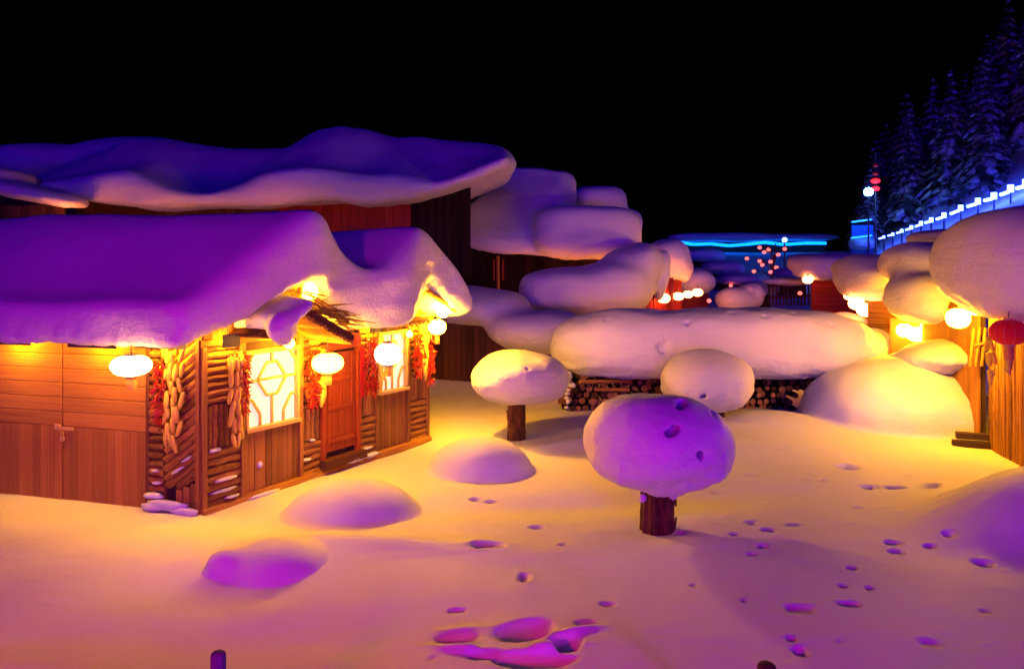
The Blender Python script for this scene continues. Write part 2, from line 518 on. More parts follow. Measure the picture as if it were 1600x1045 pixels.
# ------------------------------------------------------------------ small builders
def beam_mesh(name, L=1.0, r=0.06, n=9, bumpy=0.08, seed=0):
    """round log along X, length 1"""
    rr = random.Random(seed)
    mb = MB()
    k = 7
    vs, fs = [], []
    for i in range(k):
        oy, oz = rr.uniform(-1, 1) * r * bumpy, rr.uniform(-1, 1) * r * bumpy
        q = r * (1 + rr.uniform(-bumpy, bumpy))
        for j in range(n):
            a = 2 * math.pi * j / n
            vs.append((-0.5 * L + L * i / (k - 1), oy + q * math.cos(a), oz + q * math.sin(a)))
    for i in range(k - 1):
        for j in range(n):
            a, b = i * n + j, i * n + (j + 1) % n
            fs.append((a, b, b + n, a + n))
    fs.append(tuple(range(n))[::-1]); fs.append(tuple((k - 1) * n + j for j in range(n)))
    mb.add(vs, fs)
    return mb.mesh(name, False)
def board_mesh(name, bev=0.006):
    """unit board along X: 1 x 1 x 1, edges broken"""
    vs, fs = [], []
    mb = MB()
    e = 0.06
    ring = [(-.5 + e, -.5), (.5 - e, -.5), (.5, -.5 + e), (.5, .5 - e), (.5 - e, .5), (-.5 + e, .5), (-.5, .5 - e), (-.5, -.5 + e)]
    for x in (-.5, .5):
        for (a, b) in ring:
            vs.append((x, a, b))
    for k in range(8):
        fs.append((k, (k + 1) % 8, 8 + (k + 1) % 8, 8 + k))
    fs.append(tuple(range(8))[::-1]); fs.append(tuple(range(8, 16)))
    mb.add(vs, fs)
    return mb.mesh(name)

LOGS = [beam_mesh("log", 1, 0.5, 9, 0.10, i) for i in range(5)]
for m_ in LOGS: m_.materials.append(LOG)
_boards = {}
def board_of(mat):
    if mat.name not in _boards:
        me = board_mesh("board"); me.materials.append(mat); _boards[mat.name] = me
    return _boards[mat.name]
def frame_from(p, q, nrm):
    """matrix with X along p->q and Y along nrm"""
    p, q, nrm = Vector(p), Vector(q), Vector(nrm)
    x = (q - p).normalized()
    y = (nrm - x * nrm.dot(x)).normalized()
    z = x.cross(y)
    M = Matrix((x, y, z)).transposed().to_4x4()
    M.translation = (p + q) / 2
    return M, (q - p).length
def place_log(name, p, q, r, nrm, parent, meshes=None):
    M, L = frame_from(p, q, nrm)
    o = link(name, random.choice(meshes or LOGS), None, parent)
    o.matrix_world = M @ Matrix.Diagonal((L, 2 * r, 2 * r, 1))
    return o
def place_board(name, p, q, wid, thick, nrm, parent, mat):
    M, L = frame_from(p, q, nrm)
    o = link(name, board_of(mat), None, parent)
    o.matrix_world = M @ Matrix.Diagonal((L, thick, wid, 1))
    return o

# lanterns: shade, top cap, bottom ring, tassel, cord
def lantern_parts(w, h, ribs=12, n=42):
    prof = []
    k = 8
    for i in range(k + 1):
        a = -math.pi / 2 + math.pi * (0.08 + 0.84 * i / k)
        prof.append((w / 2 * math.cos(a) ** 0.8, h / 2 * math.sin(a)))
    return MB().lathe(prof, n, ribs=ribs, amp=0.035).mesh("shade", True)
_lant = {}
RIBW = plain("rib_wire", (0.55, 0.25, 0.16), 0.6)
def lantern(loc, w, h, mat, label, group=None, tassel=True, cat="lantern", cord=0.25, small=False, tassel_h=0.16, caps=IRON):
    root = empty("lantern", loc)
    key = (round(w, 2), round(h, 2), mat.name)
    if key not in _lant:
        me = lantern_parts(w, h, 12, 16 if small else 36); me.materials.append(mat); _lant[key] = me
    link("shade", _lant[key], None, root)
    if not small:
        kr = 8
        for j in range(12):
            a = math.pi * (j + .5) / 6
            pts = []
            for i in range(kr + 1):
                b = -math.pi / 2 + math.pi * (0.08 + 0.84 * i / kr)
                q = w / 2 * math.cos(b) ** 0.8 * .985
                pts.append((q * math.cos(a), q * math.sin(a), h / 2 * math.sin(b)))
            MB().tube(pts, .0045, 4).obj("wire_rib", RIBW, root)
    MB().lathe([(w * .17, h * .46), (w * .17, h * .54), (w * .08, h * .56)], 12).obj("cap", caps, root)
    MB().lathe([(w * .10, -h * .56), (w * .18, -h * .54), (w * .18, -h * .46)], 12).obj("base_ring", caps, root)
    if tassel:
        MB().lathe([(w * .15, -h * .56 - tassel_h), (w * .16, -h * .56 - tassel_h * .5), (w * .145, -h * .565)], 14, ribs=14, amp=.15).obj("tassel", TASSEL, root)
    if cord:
        MB().tube([(0, 0, h * .55), (0, 0, h * .55 + cord)], 0.008, 5).obj("cord", IRON, root)
    tag(root, label, cat, group)
    return root

def bulb(loc, r, label, mat=None, cat="lamp"):
    root = empty("hanging_bulb", loc)
    prof = [(r * .25, -r), (r * .75, -r * .7), (r, -r * .1), (r * .85, r * .45), (r * .45, r * .95), (r * .4, r * 1.2)]
    MB().lathe(prof, 16).obj("glass", mat or L_BULB, root, True)
    MB().lathe([(r * .45, r * 1.18), (r * .5, r * 1.7), (r * .3, r * 1.8)], 12).obj("socket", IRON, root)
    MB().tube([(0, 0, r * 1.75), (0, 0, r * 1.75 + 0.15)], 0.008, 5).obj("cord", IRON, root)
    tag(root, label, cat)
    return root

# corn and chili strings
def cob_mesh():
    mb = MB()
    prof = [(0.010, -.5), (.30, -.44), (.46, -.25), (.50, 0), (.47, .28), (.36, .46), (.12, .5)]
    mb.lathe([(r * 0.30, z) for r, z in prof], 10, ribs=10, amp=.10)
    me = mb.mesh("cob", True); me.materials.append(CORN)
    return me
COB = cob_mesh()
def husk_mesh():
    mb = MB()
    for k in range(4):
        a = k * math.pi / 2 + .3
        c, s = math.cos(a), math.sin(a)
        mb.add([(0, 0, .46), (c * .10 - s * .05, s * .10 + c * .05, .56), (c * .22, s * .22, .50 + .05 * (k % 2)), (c * .10 + s * .05, s * .10 - c * .05, .54)], [(0, 1, 2), (0, 2, 3)])
    me = mb.mesh("husk"); me.materials.append(HUSK)
    return me
HUSKM = husk_mesh()
def corn_string(top, length, wid, label, out):
    root = empty("corn_string", top)
    rr = random.Random(int(abs(top[0]) * 1000))
    out = Vector(out).normalized(); side = Vector((-out.y, out.x, 0))
    MB().tube([(0, 0, 0.06), Vector((0, 0, -length * .85)) + out * 0.02], 0.010, 5).obj("cord", TWIG, root)
    L = 0.23
    tiers = max(3, int(length / 0.19))
    for i in range(tiers):
        z = -0.08 - (length - L * .8) * i / (tiers - 1)
        n = 4 if i < tiers * .6 else 3
        w = wid * (1.0 - 0.35 * i / tiers)
        for k in range(n):
            a = (k + .5) / n * 2 - 1 + (.22 if i % 2 else -.10) + rr.uniform(-.18, .18)
            p = side * (a * w * .55) + out * (0.05 + .035 * math.cos(a * 1.5) + rr.uniform(0, .03)) + Vector((0, 0, z + rr.uniform(-.06, .06)))
            o = link("cob", COB, None, root)
            o.location = p
            s = L * rr.uniform(.85, 1.12)
            o.scale = (s * 1.15, s * 1.15, s)
            o.rotation_euler = (rr.uniform(-.15, .15), rr.uniform(-.12, .12) - a * .28 * (1 if side.x > 0 else -1), rr.uniform(0, 6))
            if i % 2 == 0:
                hk = link("husk", HUSKM, None, o)
    tag(root, label, "corn")
    return root
def chili_string(top, length, wid, label, out, n=150):
    root = empty("chili_string", top)
    rr = random.Random(int(abs(top[1]) * 1000) + 5)
    out = Vector(out).normalized(); side = Vector((-out.y, out.x, 0))
    MB().tube([(0, 0, 0.06), (0, 0, -length * .9)], 0.010, 5).obj("cord", TWIG, root)
    mb = MB()
    for i in range(n):
        t = rr.random()
        z = -t * length
        w = wid * (0.35 + .65 * math.sin(math.pi * (0.12 + .8 * t))) * .5
        a = rr.uniform(-1, 1)
        p = side * (a * w) + out * (0.03 + 0.09 * rr.random() * math.sqrt(max(0, 1 - a * a))) + Vector((0, 0, z))
        d = (side * (a * .8 + rr.uniform(-.5, .5)) + out * rr.uniform(0, .7) + Vector((0, 0, rr.uniform(-1.2, .2)))).normalized()
        l = rr.uniform(.07, .12)
        mb.tube([p, p + d * l * .5 + Vector((0, 0, -.004)), p + d * l + Vector((0, 0, -.015))], [.011, .010, .002], 5)
    o = mb.obj("peppers", CHILI, root)
    o["kind"] = "stuff"
    tag(root, label, "chili string")
    return root

def lump(name, loc, r, parent, seed=0, mat=SNOW, n=9, m=6):
    """small crust of snow lying on something"""
    rr = random.Random(seed)
    vs, fs = [], []
    for i in range(m + 1):
        a = -math.pi / 2 + math.pi * i / m
        for k in range(n):
            b = 2 * math.pi * k / n
            j = 1 + rr.uniform(-.22, .22)
            vs.append((r[0] * math.cos(a) * math.cos(b) * j, r[1] * math.cos(a) * math.sin(b) * j, r[2] * math.sin(a) * j))
    for i in range(m):
        for k in range(n):
            fs.append((i * n + k, i * n + (k + 1) % n, (i + 1) * n + (k + 1) % n, (i + 1) * n + k))
    o = MB().add(vs, fs).obj(name, mat, parent, True)
    o.location = loc
    return o

# ------------------------------------------------------------------ the log cabin on the left
Cx, Cy = -4.36, 10.87
U = Vector((.534, .846, 0)).normalized(); NU = Vector((U.y, -U.x, 0))      # long facade: along it, out of it
V = Vector((-.965, .262, 0)).normalized(); NV = Vector((V.y, -V.x, 0)) * -1.0
if NV.y > 0: NV = -NV
def fa(t, z, o=0.0):
    return Vector((Cx, Cy, 0)) + U * t + NU * o + Vector((0, 0, z))
def ga(s, z, o=0.0):
    return Vector((Cx, Cy, 0)) + V * s + NV * o + Vector((0, 0, z))

TOPK = np.array([(-.95, 2.95), (-.65, 3.02), (-.2, 3.32), (.4, 3.80), (.95, 4.20), (1.3, 4.33), (1.6, 4.18), (1.85, 3.88), (2.3, 3.5), (2.75, 3.3), (3.2, 3.65), (3.6, 4.0), (3.95, 4.15), (4.4, 3.88), (4.9, 3.5), (5.4, 2.95), (5.75, 2.6)])
BOTK = np.array([(-1.0, 2.28), (-.9, 2.36), (.1, 2.70), (.9, 3.18), (1.3, 3.24), (1.85, 2.78), (2.5, 2.38), (3.55, 2.38), (3.8, 2.85), (4.0, 3.16), (4.5, 2.84), (4.95, 2.46), (5.75, 2.32)])
def knots(K, t):
    # smooth interpolation through the knots
    y = np.interp(t, K[:, 0], K[:, 1])
    for d in (0.12, 0.24):
        y = y + np.interp(t - d, K[:, 0], K[:, 1]) + np.interp(t + d, K[:, 0], K[:, 1])
    return y / 5
def roof_f(x, y, z):
    dx, dy = x - Cx, y - Cy
    t = dx * U.x + dy * U.y
    o = dx * NU.x + dy * NU.y
    tp = t - .30 * o
    wob = 0.05 * fbm(x, y, z, 1.1, 2, 5)
    zt = knots(TOPK, tp) + 0.03 * np.sin(o * 1.7 + 1)
    zb = knots(BOTK, tp)
    inner = sstep(0.1, -0.5, o)
    front = 0.72 + 0.10 * np.sin(tp * 2.2 + .4) + 0.14 * np.exp(-((tp - 1.2) / .5) ** 2) + .16 * np.exp(-((tp - 3.0) / .5) ** 2) + .12 * np.exp(-((tp - 5.0) / .5) ** 2)
    d = smax((z - zt) * .72, (zb - z) * .85, 0.22)
    d = smax(d, o - front, 0.34)
    d = smax(d, -(tp + 0.88 + .04 * np.sin(o * 2.3)), 0.17)
    d = smax(d, tp - 5.68, 0.45)
    d = smax(d, -(o + 5.6), 0.3)
    return d + wob * .6

cabin = empty("log_cabin", (Cx, Cy, 0))
tag(cabin, "log cabin with lit lattice windows under a thick drooping snow roof", "cabin")
INV = Matrix.Translation((-Cx, -Cy, 0))
def into(o, root):
    """keep the world place of a part once it hangs under its thing"""
    o.matrix_parent_inverse = Matrix.Translation(-Vector(root.location))
    return o
roof = surf("snow_roof", roof_f, (-10.6, 9.2, 1.9), (0.2, 19.5, 4.9), 0.062, SNOW, cabin); into(roof, cabin)

def clog(p, q, r, nrm): return into(place_log("log", p, q, r, nrm, cabin), cabin)
def cboard(name, p, q, w, th, nrm, mat): return into(place_board(name, p, q, w, th, nrm, cabin, mat), cabin)

# backing behind the logs (polygon up into the roof)
def wall_poly(fn, a, b, top, name, th=0.10, n=24):
    mb = MB()
    ts = [a + (b - a) * i / n for i in range(n + 1)]
    vs = []
    for t in ts:
        vs += [fn(t, -0.5, -.02), fn(t, top(t), -.02), fn(t, -0.5, -.02 - th), fn(t, top(t), -.02 - th)]
    fs = []
    for i in range(n):
        j = i * 4; k = j + 4
        fs += [(j, k, k + 1, j + 1), (j + 2, j + 3, k + 3, k + 2), (j + 1, k + 1, k + 3, j + 3)]
    fs += [(0, 1, 3, 2), (n * 4, n * 4 + 2, n * 4 + 3, n * 4 + 1)]
    mb.add(vs, fs)
    o = mb.obj(name, BACK, cabin); into(o, cabin)
    return o
ztop = lambda t: float(knots(BOTK, np.array([t]))[0]) + 0.25
wall_poly(fa, 0.0, 5.0, ztop, "facade_wall")
wall_poly(ga, 0.0, 5.5, lambda s: 2.62, "gate_wall")
into(place_board("end_wall", fa(5.0, 1.2, -.05), fa(5.0, 1.2, -5.0), 3.4, .1, U, cabin, DARKW), cabin)

def hlogs(fn, nrm, a, b, z0, z1, r):
    n = max(1, round((z1 - z0) / (2 * r)))
    step = (z1 - z0) / n
    for i in range(n):
        z = z0 + step * (i + .5)
        j = random.uniform(-.012, .012)
        clog(fn(a, z + j, .0), fn(b, z - j, .0), step * .5 * random.uniform(.92, 1.06), nrm)
def vlogs(fn, nrm, a, b, z0, z1, r):
    n = max(1, round((b - a) / (2 * r)))
    step = (b - a) / n
    for i in range(n):
        t = a + step * (i + .5)
        clog(fn(t, z0, 0), fn(t, z1 + random.uniform(-.02, .02), 0), step * .5 * random.uniform(.9, 1.05), nrm)
def vboards(fn, nrm, a, b, z0, z1, w, mat=PLANK, o=.0, th=.045):
    n = max(1, round((b - a) / w)); step = (b - a) / n
    for i in range(n):
        t = a + step * (i + .5)
        zz = z1(t) if callable(z1) else z1
        if zz - z0 < .06: continue
        off = random.uniform(-.006, .006)
        cboard("plank", fn(t, z0, o + off), fn(t, zz, o + off), step - .008, th, nrm, mat)

# long facade
hlogs(fa, NU, .05, .62, 1.50, 2.34, .055); vlogs(fa, NU, .06, .62, .86, 1.49, .048); hlogs(fa, NU, .05, .62, .02, .84, .062)
vboards(fa, NU, .68, 1.74, .06, .98, .105)
hlogs(fa, NU, 1.80, 2.20, 1.12, 2.34, .055); vlogs(fa, NU, 1.80, 2.20, .62, 1.11, .045); hlogs(fa, NU, 1.80, 2.20, .04, .60, .058)
hlogs(fa, NU, 3.12, 3.54, 1.30, 2.34, .055); vlogs(fa, NU, 3.12, 3.54, .78, 1.29, .045); hlogs(fa, NU, 3.12, 3.54, .06, .76, .058)
vboards(fa, NU, 3.58, 4.40, .10, 1.10, .105)
hlogs(fa, NU, 4.45, 4.98, 1.30, 2.36, .055); vlogs(fa, NU, 4.45, 4.98, .85, 1.29, .045); hlogs(fa, NU, 4.45, 4.98, .05, .83, .058)
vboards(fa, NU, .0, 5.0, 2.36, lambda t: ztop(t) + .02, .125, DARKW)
for t in (0.0, .65, 1.77, 3.56, 4.42, 5.0):
    cboard("post", fa(t, -.2, .03), fa(t, 2.40, .03), .075, .10, NU, PLANK)
clog(fa(-.05, .0, .05), fa(5.05, .03, .05), .085, NU)
clog(fa(-.05, 2.36, .06), fa(5.05, 2.36, .06), .05, NU)

# door
cboard("door", fa(2.66, .34, .02), fa(2.66, 1.98, .02), .74, .05, NU, DOORW)
for t in (2.25, 3.07):
    cboard("door_frame", fa(t, .24, .045), fa(t, 2.12, .045), .085, .09, NU, DOORW)
cboard("door_frame", fa(2.22, 2.08, .055), fa(3.10, 2.08, .055), .10, .09, NU, DOORW)
cboard("doorstep", fa(2.18, .18, .10), fa(3.14, .18, .10), .13, .22, NU, DARKW)
for z in (.52, 1.06, 1.52):
    cboard("door_rail", fa(2.34, z, .055), fa(2.98, z, .055), .075, .03, NU, DOORW)
for t in (2.40, 2.66, 2.92):
    cboard("door_bar", fa(t, 1.06, .052), fa(t, 1.95, .052), .035, .025, NU, DOORW)
ban = cboard("paper_banner", fa(2.28, 2.20, .125), fa(3.06, 2.20, .125), .16, .012, NU, CLOTH)
for t in (2.20, 3.13):
    cboard("paper_banner", fa(t, 1.15, .105), fa(t, 2.02, .105), .10, .010, NU, CLOTH)

# lattice windows
def window(t0, t1, z0, z1):
    w = into(place_board("window", fa((t0 + t1) / 2, z0, -.01), fa((t0 + t1) / 2, z1, -.01), t1 - t0, .03, NU, cabin, L_WIN), cabin)
    fr = .05
    for (p, q) in ((fa(t0, z0 - .02, .04), fa(t0, z1, .04)), (fa(t1, z0 - .02, .04), fa(t1, z1, .04))):
        cboard("window_frame", p, q, fr, .09, NU, PAINT_Y)
    cboard("window_frame", fa(t0 - .03, z0 - .02, .055), fa(t1 + .03, z0 - .02, .055), .06, .13, NU, PAINT_Y)
    cboard("window_frame", fa(t0 - .03, z1, .050), fa(t1 + .03, z1, .050), .06, .10, NU, PAINT_Y)
    W, H = t1 - t0, z1 - z0
    def L(a, b, c, d):
        cboard("lattice_bar", fa(t0 + a * W, z0 + b * H, .030), fa(t0 + c * W, z0 + d * H, .030), .042, .03, NU, PAINT_Y)
    L(0, .62, 1, .62)
    L(.22, .62, .40, .40); L(.78, .62, .60, .40); L(.40, .40, .60, .40); L(.50, .40, .50, 0)
    L(.0, .36, .12, .36); L(.12, .36, .27, .16); L(.27, .16, .27, 0)
    L(1, .36, .88, .36); L(.88, .36, .73, .16); L(.73, .16, .73, 0)
    L(.22, .62, .40, .84); L(.78, .62, .60, .84); L(.40, .84, .60, .84); L(.5, .84, .5, 1)
    L(.0, .80, .16, 1); L(1, .80, .84, 1)
window(.72, 1.70, 1.03, 2.16)
window(3.62, 4.36, 1.15, 2.20)

# gate wall: short logs, slanting logs, double gate
hlogs(ga, NV, .60, .84, .10, 2.50, .060)
for i in range(19):                                                     # slanting logs, cut to their panel
    c = -0.05 + i * .128
    a0, a1, m = .05, .58, 0.72
    zA = c + 0.62; zB = zA - m * (a1 - a0)                              # higher at the corner side
    lo, hi = .34, 2.50
    s0, s1, z0_, z1_ = a0, a1, zA, zB
    if z1_ < lo:
        s1 = s0 + (z0_ - lo) / m; z1_ = lo
    if z0_ > hi:
        s0 = s1 - (hi - z1_) / m; z0_ = hi
    if s1 - s0 < .08 or z0_ <= lo or z1_ >= hi: continue
    clog(ga(s0, z0_, .0), ga(s1, z1_, .0), .062, NV)
for i in range(3):
    cboard("plank", ga(.10 + i * .12, .0, .03), ga(.10 + i * .12, .40 - .05 * i, .03), .10, .04, NV, PLANK)
cboard("post", ga(.02, -.2, .04), ga(.02, 2.5, .04), .06, .08, NV, PLANK)
cboard("post", ga(.86, -.2, .02), ga(.86, 2.55, .02), .05, .07, NV, DARKW)
for (a, b) in ((.90, 2.352), (2.372, 3.85), (3.87, 5.35)):
    leaf = empty("gate_leaf", (0, 0, 0)); leaf.parent = cabin; into(leaf, cabin)
    z = 1.09
    while z < 2.55:
        o = place_board("board", ga(a, z + .10, .03), ga(b, z + .10, .03), .208, .035, NV, leaf, GATE)
        z += .214
    n = 11; st = (b - a) / n
    for i in range(n):
        place_board("board", ga(a + st * (i + .5), -.25, .03 + random.uniform(-.001, .001)), ga(a + st * (i + .5), 1.08, .03), st - .0035, .035, NV, leaf, GATE)
hs = MB()
Mh = Matrix((V, NV, Vector((0, 0, 1)))).transposed()
hs.box(ga(2.30, 1.06, .075), (.16, .012, .022), Mh)
o = hs.obj("latch", BRASS, cabin); into(o, cabin)
hs = MB().box(ga(2.42, 1.08, .08), (.05, .012, .035), Mh); o = hs.obj("latch_plate", BRASS, cabin); into(o, cabin)
hs = MB().box(ga(2.33, .91, .085), (.030, .014, .036), Mh)
hs.tube([ga(2.31, .94, .085), ga(2.31, 1.0, .085), ga(2.33, 1.02, .085), ga(2.35, 1.0, .085), ga(2.35, .94, .085)], .006, 6)
o = hs.obj("padlock", BRASS, cabin); into(o, cabin)

# crusts of snow caught on the logs
for i, (fn, s, z, rx, rz, oo) in enumerate([(ga, .72, .20, .17, .045, .09), (ga, .45, .10, .36, .07, .14), (ga, .2, .03, .25, .07, .14), (ga, .70, .06, .2, .06, .14),
        (ga, .35, .58, .12, .02, .065), (ga, .2, .75, .10, .018, .065), (ga, .7, .38, .08, .02, .065), (ga, .72, .55, .07, .016, .065),
        (fa, .17, .845, .10, .030, .07), (fa, .56, .93, .07, .035, .06), (fa, .35, .40, .22, .022, .065), (fa, .30, .24, .24, .020, .065), (fa, .45, .12, .14, .018, .07),
        (fa, .98, .45, .05, .05, .03), (fa, 1.9, .33, .10, .018, .06), (fa, 2.0, .62, .05, .02, .06), (fa, 3.3, .22, .12, .022, .06), (fa, 2.9, .12, .25, .04, .16), (fa, 3.35, .10, .2, .04, .12), (fa, 1.0, .02, .3, .03, .12)]):
    nn = NV if fn is ga else NU
    d = V if fn is ga else U
    o = lump("snow_crust", fn(s, z, oo), (rx, .05, rz), cabin, i)
    into(o, cabin); o.rotation_euler = (0, (.55 if (fn is ga and z > .3 and s < .6) else 0.0), math.atan2(d.y, d.x))

# small porch gable over the near window, its snow and poles
def porch():
    pk, fl, fr_ = (1.02, 2.78), (.42, 2.46), (1.98, 2.30)
    for (a, b) in ((pk, fr_), (fl, pk)):
        n = 8
        for i in range(n):
            o0 = .04 + .92 * i / n
            cboard("roof_board", fa(a[0], a[1], o0 + .05), fa(b[0], b[1], o0 + .05), .11, .035,
                   (Vector((0, 0, 1))), DARKW)
    # row of pole ends along the eaves
    for (a, b) in ((pk, fr_),):
        n = 12
        for i in range(n):
            k = (i + .5) / n
            t, z = a[0] + (b[0] - a[0]) * k, a[1] + (b[1] - a[1]) * k - .055
            clog(fa(t, z, .05), fa(t, z, 1.02), .034, NU)
    cboard("barge_board", fa(pk[0] - .02, pk[1] + .02, .99), fa(fr_[0], fr_[1] + .02, .99), .10, .04, NU, DARKW)
    clog(fa(pk[0], pk[1] + .01, 0), fa(pk[0], pk[1] + .01, 1.08), .06, NU)
    def f(x, y, z):
        dx, dy = x - Cx, y - Cy
        t = dx * U.x + dy * U.y; o = dx * NU.x + dy * NU.y
        zl = fl[1] + (pk[1] - fl[1]) * (t - fl[0]) / (pk[0] - fl[0]) + .04
        d = smax(z - zl - .22 + .10 * np.abs(o - .5), zl - z, .12)
        d = smax(d, np.abs(o - .55) - .58 + .05 * np.sin(t * 5), .16)
        d = smax(d, np.abs(t - .76) - .30, .12)
        return d + .02 * fbm(x, y, z, .4, 2, 8)
    def g(x, y, z):     # the tongue that slid over the edge
        return f(x, y, z)
    tongue = selli(fa(.60, 2.58, .96), (.27, .16, .24), 1.7, math.atan2(U.y, U.x))
    F = union([f, tongue], .12)
    o = surf("porch_snow", F, (-5.0, 9.6, 1.85), (-2.4, 12.3, 3.4), .032, SNOW, cabin); into(o, cabin)
    n = 9
    for i in range(n):                       # eave of poles over the far window
        t = 3.45 + 1.15 * (i + .5) / n
        clog(fa(t, 2.44, .05), fa(t, 2.36, .48), .040, NU)
    cboard("barge_board", fa(3.4, 2.45, .46), fa(4.65, 2.45, .46), .07, .03, NU, DARKW)
porch()
# broken twig thatch under the big gable
mb = MB()
rr = random.Random(3)
for i in range(90):
    t = 1.15 + rr.uniform(0, 1.1); z = 3.10 - (t - 1.15) * .50 + rr.uniform(-.12, .06)
    p = fa(t, z, rr.uniform(.15, .75)); q = p + U * rr.uniform(.15, .4) + NU * rr.uniform(.0, .3) + Vector((0, 0, rr.uniform(-.25, .02)))
    mb.tube([p, q], [.014, .005], 4)
o = mb.obj("thatch", TWIG, cabin); into(o, cabin); o["kind"] = "stuff"
for (t0, z0, t1, z1) in ((1.28, 3.10, 2.30, 2.52), (4.30, 2.95, 3.2, 2.50), (4.4, 2.95, 5.3, 2.52)):
    clog(fa(t0, z0, .55), fa(t1, z1, .55), .05, NU); clog(fa(t0, z0, .12), fa(t1, z1, .12), .05, NU)

# lamps and hangings on the cabin
lantern(at(205, 571, 10.15), .52, .28, L_HOT1, "glowing oblate white lantern hanging before the double wooden gate", cord=.12)
lantern(at(512, 567, 12.05), .49, .32, L_HOT, "glowing round white lantern in front of the reddish cabin door", cord=.5)
lantern(at(606, 553, 13.5), .48, .40, L_MID, "pinkish pleated lantern hanging before the far lattice window", cord=.3)
lantern(at(683, 511, 14.6), .34, .28, L_HOT4, "small round white lantern at the far corner of the cabin", cord=.08, tassel_h=.16)
bulb(at(484, 456, 11.75), .13, "bare glaring bulb under the peak of the near snow gable")
bulb(at(452, 536, 11.55), .085, "bare bulb beside the snow tongue over the near window")
bulb(at(692, 487, 14.75), .11, "bare bulb tucked under the far gable of the cabin", L_BULB2)
bulb(at(640, 522, 14.15), .06, "small bare bulb above the far lattice window corner")
bulb(ga(1.55, 2.44, .26), .05, "small bulb hidden under the snow eave over the right gate leaf", L_EAVE)
bulb(ga(3.05, 2.44, .26), .05, "small bulb hidden under the snow eave over the left gate leaf", L_EAVE)
bulb(ga(.42, 2.46, .24), .055, "small bulb hidden under the snow eave at the cabin corner", L_EAVE)
Mf = Matrix((U, NU, Vector((0, 0, 1)))).transposed()
for (t_, z_, lab) in [(.30, 2.40, "shaded wall bulb above the log panel at the cabin corner"), (1.20, 2.34, "shaded wall bulb above the near lattice window"), (2.02, 2.36, "shaded wall bulb between the near window and the door"),
                      (3.30, 2.36, "shaded wall bulb above the chili right of the door"), (4.70, 2.38, "shaded wall bulb above the last corn string")]:
    o = bulb(fa(t_, z_, .17), .04, lab, L_EAVE)
    MB().box(NU * .075 + Vector((0, 0, .0)), (.15, .005, .095), Mf).obj("spill_plate", IRON, o)  # plate added to keep the bulb's light off the foreground
for o in [x for x in bpy.data.objects if x.name.startswith("hanging_bulb") and "hidden under the snow eave" in x.get("label", "")]:
    sh = MB().box(NV * .085 + Vector((0, 0, -.01)), (.42, .006, .13), Mh).obj("spill_plate", IRON, o)     # unseen plate added to keep bulb light off the foreground
corn_string(ga(.36, 2.28, .08), 1.38, .32, "long corn string on the slanting logs beside the double gate", NV)
chili_string(ga(.56, 2.12, .09), .85, .22, "dried red chili string left of the longest corn string", NV)
corn_string(fa(.44, 2.12, .09), 1.22, .26, "corn string on the log panel left of the near window", NU)
chili_string(fa(.58, 2.15, .10), .82, .18, "chili string squeezed against the left side of the near window", NU)
chili_string(fa(1.93, 2.12, .10), .92, .24, "chili string just right of the near lattice window", NU, 190)
corn_string(fa(2.12, 2.0, .08), .80, .14, "thin corn string left of the reddish cabin door", NU)
chili_string(fa(3.28, 2.18, .10), 1.0, .28, "thick chili string right of the reddish cabin door", NU, 220)
corn_string(fa(3.50, 2.1, .09), .95, .14, "thin corn string between the chili and the far window", NU)
corn_string(fa(4.72, 2.30, .10), 1.05, .26, "corn string near the far end of the cabin facade", NU)
chili_string(fa(4.92, 2.25, .10), 1.1, .20, "chili string at the far corner post of the cabin", NU)
chili_string(fa(4.56, 2.1, .10), .75, .16, "chili string just right of the far lattice window", NU)

